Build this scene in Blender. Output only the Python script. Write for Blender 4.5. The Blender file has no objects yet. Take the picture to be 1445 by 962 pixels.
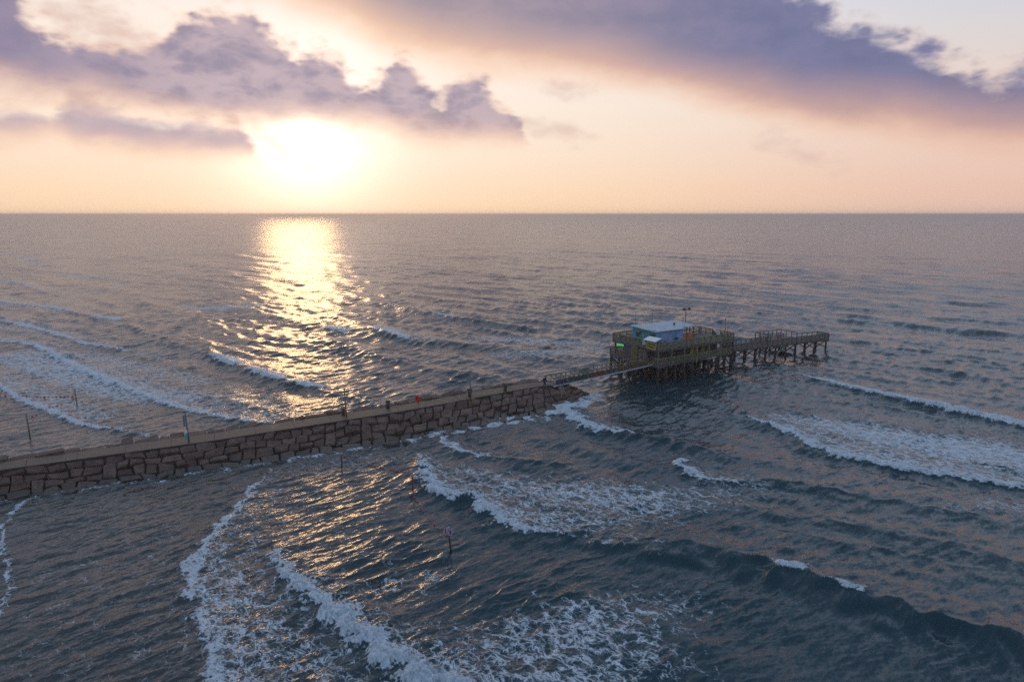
import bpy, bmesh, math, random
import numpy as np
from mathutils import Vector, Matrix

random.seed(7)
rng = np.random.default_rng(11)
S = bpy.context.scene
C = S.collection
R = math.radians

# ------------------------------------------------------------------ camera
CAM_H, PITCH, FPX = 28.0, R(10.5), 963.0
cam = bpy.data.cameras.new('camera')
cam.sensor_width = 36.0
cam.lens = 36.0 * FPX / 1445.0
cam.clip_start, cam.clip_end = 0.5, 200000.0
cam_o = bpy.data.objects.new('camera', cam)
C.objects.link(cam_o)
cam_o.location = (0, 0, CAM_H)
cam_o.rotation_euler = (R(90) - PITCH, 0, 0)
S.camera = cam_o


def ray(px, py):
    a, b = (px - 722.5) / FPX, -(py - 481.0) / FPX
    return (a, math.cos(PITCH) + b * math.sin(PITCH), -math.sin(PITCH) + b * math.cos(PITCH))


def at(px, py, z=0.0):
    r = ray(px, py)
    t = (z - CAM_H) / r[2]
    return (r[0] * t, r[1] * t)


def azel(px, py):
    r = ray(px, py)
    return math.degrees(math.atan2(r[0], r[1])), math.degrees(math.atan2(r[2], math.hypot(r[0], r[1])))


# ------------------------------------------------------------------ light
SUN_AZ, SUN_EL = -17.0, 8.5          # degrees, azimuth clockwise from +Y; the disc itself is behind the left cloud bank
S.view_settings.view_transform = 'Standard'
S.view_settings.look = 'None'
S.view_settings.exposure = 0.0
S.view_settings.gamma = 1.0
S.view_settings.use_curve_mapping = False
S.cycles.use_denoising = False
S.cycles.max_bounces = 5
S.cycles.glossy_bounces = 3
S.cycles.sample_clamp_indirect = 4.0

sun = bpy.data.lights.new('sun', 'SUN')
sun.energy = 0.14
sun.angle = R(5.5)
sun.color = (1.0, 0.60, 0.26)
sun_o = bpy.data.objects.new('sun', sun)
C.objects.link(sun_o)
sd = Vector((math.sin(R(SUN_AZ)) * math.cos(R(SUN_EL)), math.cos(R(SUN_AZ)) * math.cos(R(SUN_EL)), math.sin(R(SUN_EL))))
sun_o.rotation_euler = sd.to_track_quat('Z', 'Y').to_euler()
sun_o.location = (0, 0, 60)


# ---- node helper
class NT:
    def __init__(self, tree):
        self.t = tree
        self.n = tree.nodes
        self.l = tree.links

    def put(self, sock, v):
        if v is None:
            return
        if isinstance(v, bpy.types.NodeSocket):
            self.l.new(v, sock)
        elif isinstance(v, (tuple, list)):
            if sock.type == 'RGBA' and len(v) == 3:
                v = (*v, 1.0)
            sock.default_value = v
        else:
            sock.default_value = v

    def m(self, op, a, b=None, c=None, clamp=False):
        n = self.n.new('ShaderNodeMath')
        n.operation = op
        n.use_clamp = clamp
        for i, v in enumerate((a, b, c)):
            self.put(n.inputs[i], v)
        return n.outputs[0]

    def v(self, op, a, b=None, scale=None):
        n = self.n.new('ShaderNodeVectorMath')
        n.operation = op
        self.put(n.inputs[0], a)
        if b is not None:
            self.put(n.inputs[1], b)
        if scale is not None:
            self.put(n.inputs['Scale'], scale)
        return n.outputs['Value'] if op in ('DOT_PRODUCT', 'LENGTH', 'DISTANCE') else n.outputs[0]

    def xyz(self, x=0.0, y=0.0, z=0.0):
        n = self.n.new('ShaderNodeCombineXYZ')
        for i, v in enumerate((x, y, z)):
            self.put(n.inputs[i], v)
        return n.outputs[0]

    def sep(self, v):
        n = self.n.new('ShaderNodeSeparateXYZ')
        self.put(n.inputs[0], v)
        return n.outputs

    def mix(self, f, a, b, blend='MIX'):
        n = self.n.new('ShaderNodeMix')
        n.data_type = 'RGBA'
        n.blend_type = blend
        n.clamp_factor = True
        self.put(n.inputs[0], f)
        self.put(n.inputs[6], a)
        self.put(n.inputs[7], b)
        return n.outputs[2]

    def ss(self, x, lo, hi):
        n = self.n.new('ShaderNodeMapRange')
        n.interpolation_type = 'SMOOTHSTEP'
        self.put(n.inputs[0], x)
        self.put(n.inputs[1], lo)
        self.put(n.inputs[2], hi)
        return n.outputs[0]

    def lin(self, x, lo, hi, a=0.0, b=1.0):
        n = self.n.new('ShaderNodeMapRange')
        self.put(n.inputs[0], x)
        for i, q in enumerate((lo, hi, a, b)):
            self.put(n.inputs[i + 1], q)
        return n.outputs[0]

    def noise(self, vec, scale, detail=3.0, rough=0.5, dist=0.0, color=False):
        n = self.n.new('ShaderNodeTexNoise')
        self.put(n.inputs['Vector'], vec)
        self.put(n.inputs['Scale'], scale)
        self.put(n.inputs['Detail'], detail)
        self.put(n.inputs['Roughness'], rough)
        self.put(n.inputs['Distortion'], dist)
        return n.outputs['Color'] if color else n.outputs[0]

    def ramp(self, x, stops):
        n = self.n.new('ShaderNodeValToRGB')
        e = n.color_ramp.elements
        while len(e) > 1:
            e.remove(e[-1])
        for i, (p, c) in enumerate(stops):
            q = e[0] if i == 0 else e.new(p)
            q.position = p
            q.color = (*c, 1.0)
        self.put(n.inputs[0], x)
        return n.outputs[0]

    def curve(self, x, pts):
        n = self.n.new('ShaderNodeFloatCurve')
        cu = n.mapping.curves[0]
        pts = sorted(pts)
        cu.points[0].location = pts[0]
        cu.points[1].location = pts[-1]
        for p in pts[1:-1]:
            cu.points.new(*p)
        for p in cu.points:
            p.handle_type = 'AUTO_CLAMPED'
        n.mapping.update()
        self.put(n.inputs['Value'], x)
        return n.outputs[0]


# ---- sky: a low sun behind cloud banks, given by direction (azimuth, elevation in degrees)
W = bpy.data.worlds.new('World')
S.world = W
W.use_nodes = True
W.node_tree.nodes.clear()
k = NT(W.node_tree)
geo = k.n.new('ShaderNodeTexCoord').outputs['Generated']
dirn = k.v('NORMALIZE', geo)
dx, dy, dz = k.sep(dirn)
AZ = k.m('MULTIPLY', k.m('ARCTAN2', dx, dy), 180 / math.pi)
EL = k.m('MULTIPLY', k.m('ARCSINE', dz), 180 / math.pi)
ELp = k.m('MAXIMUM', EL, 0.0)
gd = Vector((math.sin(R(-16.2)) * math.cos(R(6)), math.cos(R(-16.2)) * math.cos(R(6)), math.sin(R(6))))   # the bright gap under the cloud
ang = k.m('MULTIPLY', k.m('ARCCOSINE', k.m('MINIMUM', k.v('DOT_PRODUCT', dirn, tuple(gd)), 1.0)), 180 / math.pi)
daz = k.m('ABSOLUTE', k.m('SUBTRACT', AZ, SUN_AZ))

t_el = k.m('POWER', k.m('DIVIDE', ELp, 90.0), 0.5)
P_ = lambda e: math.sqrt(e / 90.0)
r_sun = k.ramp(t_el, [(0, (.98, .67, .40)), (P_(2), (1.0, .73, .50)), (P_(5), (.98, .79, .62)), (P_(9), (.98, .84, .72)),
                      (P_(14), (.98, .84, .74)), (P_(20), (.60, .70, .86)), (P_(34), (.52, .71, .97)), (1, (.40, .58, .88))])
r_off = k.ramp(t_el, [(0, (.74, .50, .40)), (P_(2), (.82, .545, .445)), (P_(5), (.83, .60, .51)), (P_(8), (.83, .66, .58)),
                      (P_(12), (.70, .66, .67)), (P_(16), (.54, .63, .80)), (P_(30), (.52, .71, .97)), (1, (.40, .58, .88))])
r_back = k.ramp(t_el, [(0, (.28, .35, .50)), (P_(8), (.30, .40, .60)), (P_(25), (.42, .60, .88)), (1, (.40, .58, .88))])
base = k.mix(k.ss(daz, 14.0, 58.0), r_sun, r_off)
base = k.mix(k.ss(ang, 60.0, 130.0), base, r_back)
nish = k.n.new('ShaderNodeTexSky')
nish.sky_type = 'NISHITA'
nish.sun_disc = False
nish.sun_elevation = R(SUN_EL)
nish.sun_rotation = R(SUN_AZ)
nish.air_density, nish.dust_density, nish.ozone_density = 1.0, 1.5, 1.0
nishc = k.mix(1.0, nish.outputs[0], (.10, .10, .10), 'MULTIPLY')
base = k.mix(k.m('MULTIPLY', k.ss(EL, 16.0, 45.0), 0.5), base, nishc)

# cloud noise fields
cvec = k.xyz(k.m('MULTIPLY', AZ, 0.10), k.m('MULTIPLY', EL, 0.19), 0.0)
n_big = k.m('SUBTRACT', k.noise(cvec, 1.0, 7.0, 0.52, 0.3), 0.5)
n_mid = k.m('SUBTRACT', k.noise(k.v('ADD', cvec, (7.3, 2.1, 4.0)), 3.2, 7.0, 0.6, 0.3), 0.5)
vn = k.n.new('ShaderNodeTexVoronoi')
vn.feature = 'SMOOTH_F1'
k.put(vn.inputs['Vector'], k.v('ADD', cvec, k.v('SCALE', k.noise(cvec, 2.0, 3.0, 0.5, color=True), scale=0.35)))
k.put(vn.inputs['Scale'], 4.0)
k.put(vn.inputs['Smoothness'], 0.6)
vn2 = k.n.new('ShaderNodeTexVoronoi')
vn2.feature = 'SMOOTH_F1'
k.put(vn2.inputs['Vector'], k.v('ADD', cvec, k.v('SCALE', k.noise(cvec, 6.0, 4.0, 0.6, color=True), scale=0.16)))
k.put(vn2.inputs['Scale'], 10.0)
k.put(vn2.inputs['Smoothness'], 0.4)
puff = k.m('ADD', k.m('SUBTRACT', 0.42, vn.outputs['Distance']), k.m('MULTIPLY', k.m('SUBTRACT', 0.40, vn2.outputs['Distance']), 0.5))
TT = k.m('DIVIDE', k.m('ADD', AZ, 90.0), 180.0, clamp=True)


def line(pts, left, right):
    """photo outline -> elevation (deg) as a function of azimuth; left / right continue it beyond the frame"""
    q = [((a + 90) / 180, e / 45) for a, e in left]
    q += [((azel(*p)[0] + 90) / 180, azel(*p)[1] / 45) for p in pts]
    q += [((a + 90) / 180, e / 45) for a, e in right]
    return k.m('MULTIPLY', k.curve(TT, q), 45.0)


def cloud(bot, top, nb, nt, sb, st):
    e1 = k.m('ADD', k.m('SUBTRACT', EL, bot), nb)
    e2 = k.m('ADD', k.m('SUBTRACT', top, EL), nt)
    return k.m('MULTIPLY', k.ss(e1, 0.0, sb), k.ss(e2, 0.0, st)), e1, e2


def mul(a, b):
    return k.m('MULTIPLY', a, b)


near = k.m('POWER', 2.718, mul(ang, -1 / 16.0))       # closeness to the sun
glow = k.mix(k.m('POWER', 2.718, mul(k.m('POWER', k.m('DIVIDE', ang, 3.1), 1.1), -1.0)), (0, 0, 0), (2.0, 1.42, 1.12))
glow2 = k.mix(k.m('POWER', 2.718, mul(ang, -1 / 9.0)), (0, 0, 0), (.14, .13, .15))
sky = k.mix(1.0, k.mix(1.0, base, glow, 'ADD'), glow2, 'ADD')

nA = k.m('ADD', mul(n_big, 7.0), mul(n_mid, 3.4))
nB = k.m('ADD', k.m('ADD', mul(n_big, 5.0), mul(n_mid, 4.4)), mul(puff, 2.6))
# upper right band
botR = line([(300, -30), (400, 2), (480, 28), (560, 66), (640, 88), (720, 99), (850, 113), (950, 132), (1050, 153), (1150, 170), (1250, 186), (1350, 196), (1445, 203)],
            [(-90, 30), (-60, 27), (-40, 24)], [(50, 10), (90, 14)])
topR = line([(1120, -12), (1165, 4), (1200, 32), (1260, 54), (1300, 64), (1340, 76), (1380, 100), (1410, 110), (1445, 100)],
            [(-90, 31), (-40, 26), (-20, 25), (0, 23.5), (10, 20.5)], [(50, 15), (90, 22)])
aR, e1R, e2R = cloud(botR, topR, k.m('ADD', mul(nA, .34), 1.7), k.m('ADD', mul(nB, .72), 1.1), 3.3, 2.3)
thR = k.m('MINIMUM', k.m('DIVIDE', e1R, 6.5, clamp=True), k.m('DIVIDE', k.m('ADD', e2R, .6), 2.4, clamp=True))
# left bank
botL = line([(-90, 110), (0, 128), (60, 134), (120, 138), (200, 155), (260, 166), (330, 172), (400, 174), (450, 181), (500, 186), (560, 194), (640, 203), (720, 202), (760, 196)],
            [(-90, 12)], [(12, 10.6), (90, 10.6)])
topL = line([(-40, -60), (0, -30), (30, 5), (62, 40), (110, 62), (200, 74), (240, 48), (290, 20), (330, 10), (370, 36), (400, 64), (450, 80), (480, 92), (510, 112), (540, 112), (565, 94), (590, 102), (620, 132), (650, 116), (680, 126), (700, 146), (728, 172), (760, 230)],
            [(-90, 11), (-60, 12.5), (-48, 19)], [(12, 2.0), (90, 2.0)])
aL, e1L, e2L = cloud(botL, topL, k.m('ADD', mul(nA, .42), 1.4), k.m('ADD', mul(nB, .62), 1.2), 3.0, 1.7)
thL = k.m('MINIMUM', k.m('DIVIDE', e1L, 3.9, clamp=True), k.m('DIVIDE', k.m('ADD', e2L, .4), 2.2, clamp=True))
# low left bank
botM = line([(-60, 196), (0, 196), (40, 196), (75, 188), (110, 203), (150, 212), (230, 223), (300, 224), (340, 222), (400, 215)], [(-90, 7)], [(30, 10), (90, 10)])
topM = line([(-60, 160), (0, 164), (40, 172), (70, 178), (100, 148), (150, 152), (200, 166), (280, 172), (330, 172), (350, 196), (370, 224), (400, 240)], [(-90, 9)], [(30, 4), (90, 4)])
aM, e1M, e2M = cloud(botM, topM, k.m('ADD', mul(nA, .35), 1.1), k.m('ADD', mul(nB, .45), 1.2), 2.2, 1.8)
thM = k.m('MINIMUM', k.m('DIVIDE', e1M, 3.2, clamp=True), k.m('DIVIDE', k.m('ADD', e2M, .4), 1.8, clamp=True))


def puffcloud(px, py, rx, ry, rot, amp=1.0):
    a0, e0 = azel(px, py)
    sc = 40.0 / 722.0
    u = k.m('SUBTRACT', AZ, a0)
    w = k.m('SUBTRACT', EL, e0)
    c_, s_ = math.cos(R(rot)), math.sin(R(rot))
    uu = k.m('DIVIDE', k.m('ADD', mul(u, c_), mul(w, s_)), rx * sc)
    ww = k.m('DIVIDE', k.m('SUBTRACT', mul(w, c_), mul(u, s_)), ry * sc)
    d = k.m('SQRT', k.m('ADD', mul(uu, uu), mul(ww, ww)))
    return mul(k.ss(k.m('ADD', k.m('SUBTRACT', 1.0, d), mul(nB, .28)), 0.0, 1.0), amp)


faint = k.m('MAXIMUM', puffcloud(790, 185, 75, 26, -8, .55), puffcloud(1125, 215, 95, 26, -22, .45))
faint = k.m('MAXIMUM', faint, puffcloud(800, 122, 52, 30, -5, .6))
faint = k.m('MAXIMUM', faint, puffcloud(150, 55, 130, 70, 0, .75))
faint = k.m('MAXIMUM', faint, puffcloud(390, 205, 60, 20, -35, .5))

warm = k.mix(near, (.88, .50, .34), (1.45, .95, .56))
cool_far = k.mix(k.ss(n_mid, -.25, .25), (.15, .16, .285), (.215, .20, .320))
cool_near = k.mix(k.ss(k.m('SUBTRACT', n_mid, k.m('MULTIPLY', puff, .35)), -.2, .2), (.33, .28, .37), (.56, .44, .48))
cool_near = k.mix(k.ss(AZ, -22.0, -40.0), cool_near, (.24, .21, .34))
cool = k.mix(k.ss(daz, 6.0, 34.0), cool_near, cool_far)
coolR = k.mix(k.ss(daz, 8.0, 40.0), (.34, .285, .34), (.150, .165, .305))
coolR = k.mix(k.ss(n_mid, -.3, .3), coolR, k.mix(1.0, coolR, (1.35, 1.22, 1.15), 'MULTIPLY'))
lit = k.mix(k.ss(n_mid, -.25, .25), (.42, .34, .43), (.60, .46, .48))

sky = k.mix(faint, sky, k.mix(near, (.62, .44, .42), (.85, .60, .46)))
sky = k.mix(mul(aR, .97), sky, k.mix(k.ss(thR, .0, .95), warm, coolR))
sky = k.mix(mul(aM, .9), sky, k.mix(k.ss(thM, .05, .9), warm, lit))
sky = k.mix(mul(aL, .97), sky, k.mix(k.ss(thL, .0, 1.0), warm, cool_near))
# broken cloud deck overhead, out of the picture
hi = mul(k.ss(EL, 20.0, 34.0), k.ss(n_big, -.05, .22))
sky = k.mix(mul(hi, .45), sky, (.27, .33, .47))
sky = k.mix(k.ss(EL, -1.0, -6.0), sky, (.10, .11, .13))
bg = k.n.new('ShaderNodeBackground')
k.put(bg.inputs[0], sky)
bg.inputs[1].default_value = 1.0
out = k.n.new('ShaderNodeOutputWorld')
k.l.new(bg.outputs[0], out.inputs[0])


# ------------------------------------------------------------------ materials
def mat(name, col, rough=0.7, var=0.25, scale=3.0, metal=0.0, emit=None, bump=0.0, stretch=(1, 1, 1), col2=None):
    m = bpy.data.materials.new(name)
    m.use_nodes = True
    q = NT(m.node_tree)
    b = q.n['Principled BSDF']
    tc = q.n.new('ShaderNodeTexCoord').outputs['Object']
    vec = q.v('MULTIPLY', tc, stretch)
    nz = q.noise(vec, scale, 5.0, 0.6)
    hi_c = col2 if col2 else tuple(min(1, c * (1 + var)) for c in col)
    lo_c = tuple(c * (1 - var) for c in col)
    c = q.mix(q.ss(nz, .3, .7), lo_c, hi_c)
    fine = q.noise(vec, scale * 9, 3.0, 0.6)
    c = q.mix(q.m('MULTIPLY', q.ss(fine, .55, .75), .35), c, tuple(x * .5 for x in col))
    q.put(b.inputs['Base Color'], c)
    b.inputs['Roughness'].default_value = rough
    b.inputs['Metallic'].default_value = metal
    if bump:
        bn = q.n.new('ShaderNodeBump')
        bn.inputs['Strength'].default_value = bump
        bn.inputs['Distance'].default_value = .05
        q.put(bn.inputs['Height'], fine)
        q.l.new(bn.outputs[0], b.inputs['Normal'])
    if emit:
        q.put(b.inputs['Emission Color'], emit[0])
        b.inputs['Emission Strength'].default_value = emit[1]
    return m


M = dict(
    pile=mat('pile_wood', (.040, .029, .021), .85, .4, 2.0, bump=.4),
    deck=mat('deck_wood', (.17, .13, .10), .85, .3, 1.5, bump=.3, stretch=(1, 6, 1)),
    rail=mat('olive_rail', (.215, .190, .100), .8, .3, 1.5),
    railg=mat('green_post', (.10, .16, .08), .7, .3, 2.0),
    greyrail=mat('weathered_rail', (.115, .098, .088), .85, .3, 2.0),
    purple=mat('purple_fascia', (.105, .07, .135), .6, .25, 1.0),
    dark=mat('dark_wall', (.060, .048, .044), .8, .35, 1.5, stretch=(6, 6, 1)),
    greydoor=mat('grey_door', (.12, .105, .12), .6, .2, 1.5),
    blue_panel=mat('blue_violet_panel', (.065, .066, .095), .6, .2, 1.0),
    olive_panel=mat('olive_panel', (.135, .115, .03), .6, .2, 1.0),
    yellow=mat('yellow_door', (.40, .25, .03), .6, .2, 2.0),
    mural_green=mat('green_mural', (.08, .26, .17), .65, .35, .7, col2=(.09, .31, .31)),
    mural_lilac=mat('lilac_wall', (.23, .32, .50), .65, .2, .8),
    teal=mat('teal_paint', (.02, .34, .45), .6, .3, 2.0),
    birdink=mat('dark_paint', (.045, .035, .04), .6, .3, 2.0),
    birdred=mat('rust_paint', (.45, .13, .06), .6, .3, 2.0),
    roof=mat('pale_roof', (.33, .42, .48), .45, .15, .6),
    white=mat('white_paint', (.78, .80, .82), .5, .08, 1.0),
    girder=mat('pale_blue_girder', (.42, .52, .60), .5, .12, 1.0),
    orange=mat('orange_paint', (.62, .16, .05), .6, .25, 1.5),
    pink=mat('salmon_table', (.70, .38, .30), .6, .2, 1.5),
    signy=mat('yellow_sign', (.42, .36, .05), .6, .2, 2.0),
    neon=mat('green_neon', (.0, .35, .05), .4, .1, 1.0, emit=((.0, 1.0, .12), .55)),
    steel=mat('galvanised_pole', (.16, .15, .14), .55, .2, 2.0, metal=.3),
    rust=mat('rusty_pole', (.26, .14, .08), .8, .3, 2.0),
    yrail=mat('yellow_truss', (.19, .14, .06), .7, .25, 1.5),
    banner_green=mat('green_banner', (.035, .085, .06), .8, .3, 2.0),
    banner_red=mat('red_banner', (.17, .05, .035), .8, .3, 2.0),
    banner_blue=mat('blue_banner', (.045, .07, .125), .8, .3, 2.0),
    banner_brown=mat('brown_banner', (.13, .085, .04), .8, .3, 2.0),
    bin=mat('dark_bin', (.06, .055, .045), .7, .3, 3.0),
    red=mat('red_plastic', (.62, .035, .015), .5, .15, 3.0),
    float_red=mat('red_float', (.75, .04, .02), .5, .15, 3.0),
    tealbox=mat('teal_box', (.02, .42, .36), .5, .15, 3.0),
    signw=mat('pale_sign', (.36, .42, .50), .5, .12, 3.0),
    postwood=mat('marker_post_wood', (.20, .13, .075), .85, .3, 2.0),
    postdark=mat('wet_post', (.028, .025, .02), .6, .3, 2.0),
    core=mat('groin_core', (.055, .042, .036), .95, .4, .8),
    skin=mat('skin', (.42, .25, .18), .6, .1, 3.0),
    hair=mat('dark_hair', (.03, .022, .018), .7, .2, 3.0),
    black_cloth=mat('black_cloth', (.022, .022, .025), .9, .2, 4.0),
    navy=mat('navy_cloth', (.03, .05, .11), .9, .2, 4.0),
    blue_cloth=mat('blue_cloth', (.05, .15, .42), .9, .2, 4.0),
    red_cloth=mat('red_cloth', (.55, .05, .05), .9, .2, 4.0),
    white_cloth=mat('white_cloth', (.7, .68, .66), .9, .1, 4.0),
    khaki=mat('khaki_cloth', (.20, .16, .11), .9, .2, 4.0),
)


def stone_material():
    m = bpy.data.materials.new('pink_granite')
    m.use_nodes = True
    q = NT(m.node_tree)
    b = q.n['Principled BSDF']
    g = q.n.new('ShaderNodeNewGeometry')
    oi = q.n.new('ShaderNodeObjectInfo')
    pos = g.outputs['Position']
    z = q.sep(pos)[2]
    rnd = oi.outputs['Random']
    c = q.ramp(rnd, [(0, (.085, .050, .036)), (.3, (.150, .088, .064)), (.55, (.118, .070, .052)), (.8, (.185, .118, .090)), (1, (.102, .068, .052))])
    n1 = q.noise(pos, 1.1, 6.0, .62)
    c = q.mix(q.ss(n1, .32, .68), q.mix(1.0, c, (.62, .60, .60), 'MULTIPLY'), q.mix(1.0, c, (1.22, 1.18, 1.15), 'MULTIPLY'))
    n2 = q.noise(pos, 14.0, 3.0, .7)
    c = q.mix(q.m('MULTIPLY', q.ss(n2, .5, .75), .45), c, (.10, .075, .068))
    wet = q.ss(q.m('ADD', z, q.m('MULTIPLY', q.m('SUBTRACT', n1, .5), .9)), .75, .15)
    c = q.mix(q.m('MULTIPLY', wet, .8), c, (.065, .052, .036))
    q.put(b.inputs['Base Color'], c)
    q.put(b.inputs['Roughness'], q.lin(wet, 0, 1, .85, .42))
    bn = q.n.new('ShaderNodeBump')
    bn.inputs['Strength'].default_value = .7
    bn.inputs['Distance'].default_value = .12
    q.put(bn.inputs['Height'], q.noise(pos, 3.5, 7.0, .65))
    q.l.new(bn.outputs[0], b.inputs['Normal'])
    return m


def path_material():
    m = bpy.data.materials.new('worn_concrete')
    m.use_nodes = True
    q = NT(m.node_tree)
    b = q.n['Principled BSDF']
    pos = q.n.new('ShaderNodeNewGeometry').outputs['Position']
    n1 = q.noise(pos, .35, 5.0, .6)
    c = q.mix(q.ss(n1, .35, .65), (.115, .074, .047), (.205, .136, .085))
    c = q.mix(q.m('MULTIPLY', q.ss(q.noise(pos, 6.0, 4.0, .7), .5, .75), .5), c, (.13, .11, .09))
    q.put(b.inputs['Base Color'], c)
    q.put(b.inputs['Roughness'], q.lin(n1, .3, .7, .55, .85))
    return m


M['stone'] = stone_material()
M['path'] = path_material()


# ------------------------------------------------------------------ mesh builder
class MB:
    def __init__(self):
        self.v, self.f = [], []

    def add(self, vs, fs):
        o = len(self.v)
        self.v += [tuple(p) for p in vs]
        self.f += [tuple(i + o for i in f) for f in fs]
        return self

    def box(self, x0, x1, y0, y1, z0, z1):
        return self.add([(x0, y0, z0), (x1, y0, z0), (x1, y1, z0), (x0, y1, z0), (x0, y0, z1), (x1, y0, z1), (x1, y1, z1), (x0, y1, z1)],
                        [(3, 2, 1, 0), (4, 5, 6, 7), (0, 1, 5, 4), (1, 2, 6, 5), (2, 3, 7, 6), (3, 0, 4, 7)])

    def tube(self, a, b, r0, r1=None, n=8, square=False):
        r1 = r0 if r1 is None else r1
        a, b = Vector(a), Vector(b)
        d = (b - a).normalized()
        up = Vector((0, 0, 1)) if abs(d.z) < .95 else Vector((0, 1, 0))
        s = d.cross(up).normalized()
        t = s.cross(d).normalized()
        n = 4 if square else n
        vs, of = [], (math.pi / 4 if square else 0)
        kf = math.sqrt(2) if square else 1
        for p, r in ((a, r0 * kf), (b, r1 * kf)):
            for i in range(n):
                w = 2 * math.pi * i / n + of
                vs.append(p + s * (math.cos(w) * r) + t * (math.sin(w) * r))
        fs = [(i, (i + 1) % n, n + (i + 1) % n, n + i) for i in range(n)]
        return self.add(vs, fs + [tuple(range(n - 1, -1, -1)), tuple(range(n, 2 * n))])

    def beam(self, a, b, r):
        return self.tube(a, b, r, r, 4, True)

    def lathe(self, prof, x=0, y=0, z=0, n=14):
        vs, fs = [], []
        for r, h in prof:
            for i in range(n):
                w = 2 * math.pi * i / n
                vs.append((x + r * math.cos(w), y + r * math.sin(w), z + h))
        for j in range(len(prof) - 1):
            for i in range(n):
                fs.append((j * n + i, j * n + (i + 1) % n, (j + 1) * n + (i + 1) % n, (j + 1) * n + i))
        fs.append(tuple(range(n - 1, -1, -1)))
        fs.append(tuple(range((len(prof) - 1) * n, len(prof) * n)))
        return self.add(vs, fs)

    def poly(self, pts, ax, depth):
        """prism: outline of 3D points pushed along vector ax*depth"""
        n = len(pts)
        a = Vector(ax) * depth
        vs = [Vector(p) for p in pts] + [Vector(p) + a for p in pts]
        fs = [tuple(range(n - 1, -1, -1)), tuple(range(n, 2 * n))]
        fs += [(i, (i + 1) % n, n + (i + 1) % n, n + i) for i in range(n)]
        return self.add(vs, fs)

    def mesh(self, name, m, smooth=False):
        me = bpy.data.meshes.new(name)
        me.from_pydata(self.v, [], self.f)
        me.materials.append(m)
        bm = bmesh.new()
        bm.from_mesh(me)
        bmesh.ops.recalc_face_normals(bm, faces=bm.faces)
        bm.to_mesh(me)
        bm.free()
        if smooth:
            me.polygons.foreach_set('use_smooth', [True] * len(me.polygons))
        return me

    def build(self, name, m, parent=None, smooth=False, kind=None):
        o = bpy.data.objects.new(name, self.mesh(name, m, smooth))
        C.objects.link(o)
        o.parent = parent
        if kind:
            o['kind'] = kind
        return o


def put(name, me, parent, loc=(0, 0, 0), rot=(0, 0, 0), scale=(1, 1, 1)):
    o = bpy.data.objects.new(name, me)
    C.objects.link(o)
    o.parent = parent
    o.location, o.rotation_euler, o.scale = loc, rot, scale
    return o


def tag(o, label, cat, group=None):
    o['label'], o['category'] = label, cat
    if group:
        o['group'] = group
    return o


def thing(name, label, cat, loc=(0, 0, 0), rotz=0.0, group=None):
    o = bpy.data.objects.new(name, None)
    C.objects.link(o)
    o.location, o.rotation_euler = loc, (0, 0, rotz)
    return tag(o, label, cat, group)


def copy_tree(o, parent=None):
    c = o.copy()
    C.objects.link(c)
    c.parent = parent
    for ch in list(o.children):
        copy_tree(ch, c)
    return c


# ------------------------------------------------------------------ the sea
TRAVEL = np.array([-0.72, -0.69])
TRAVEL /= np.hypot(*TRAVEL)


class Field:
    """periodic random field of wavelengths about lam: height and the horizontal drift of its crests"""

    def __init__(self, lam, spread, direc=TRAVEL, n=256, cells=14.0, wide=1.5):
        self.L, self.n = lam * cells, n
        kk = np.fft.fftfreq(n, d=self.L / n) * 2 * np.pi
        kx, ky = np.meshgrid(kk, kk, indexing='xy')
        km = np.hypot(kx, ky)
        km[0, 0] = 1e-9
        k0 = 2 * np.pi / lam
        amp = np.exp(-(np.log(km / k0) / np.log(wide)) ** 2)
        if direc is not None:
            cs = (kx * direc[0] + ky * direc[1]) / km
            amp = amp * (np.clip(cs, 0, 1) ** spread)
        amp[0, 0] = 0
        z = amp * (rng.standard_normal((n, n)) + 1j * rng.standard_normal((n, n)))
        h = np.fft.ifft2(z)
        sc = 1.0 / np.real(h).std()
        self.h = (np.real(h) * sc).astype(np.float32)
        self.dx = (np.real(np.fft.ifft2(1j * kx / km * z)) * sc).astype(np.float32)
        self.dy = (np.real(np.fft.ifft2(1j * ky / km * z)) * sc).astype(np.float32)

    def sample(self, x, y, *which):
        u = x / self.L * self.n
        v = y / self.L * self.n
        i0, j0 = np.floor(u).astype(np.int64), np.floor(v).astype(np.int64)
        a, b = (u - i0).astype(np.float32), (v - j0).astype(np.float32)
        i0 %= self.n
        j0 %= self.n
        i1, j1 = (i0 + 1) % self.n, (j0 + 1) % self.n
        outs = []
        for w in (which or ('h',)):
            g = getattr(self, w)
            outs.append((g[j0, i0] * (1 - a) + g[j0, i1] * a) * (1 - b) + (g[j1, i0] * (1 - a) + g[j1, i1] * a) * b)
        return outs if len(outs) > 1 else outs[0]


# grid: rings and spokes about the viewpoint's foot, out to the horizon
az = np.concatenate([np.linspace(-180, -52, 26)[:-1], np.linspace(-52, -42.5, 24)[:-1], np.linspace(-42.5, 42.5, 1040), np.linspace(42.5, 52, 24)[1:], np.linspace(52, 180, 26)[1:-1]])
th = np.concatenate([np.linspace(84, 41, 20)[:-1], np.linspace(41, 3.0, 780)[:-1], np.geomspace(3.0, .05, 110)])
rad = CAM_H / np.tan(np.radians(th))
rad = np.append(rad, 90000.0)
na, nr = len(az), len(rad)
A_, R_ = np.meshgrid(np.radians(az), rad, indexing='xy')       # [ring, spoke]
X = (R_ * np.sin(A_)).ravel()
Y = (R_ * np.cos(A_)).ravel()
RR = R_.ravel()
dr = np.gradient(rad)
da = np.gradient(np.radians(az))
SP = np.maximum(dr[:, None] * np.ones(na)[None, :] * .8, R_ * da[None, :]).ravel()


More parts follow.
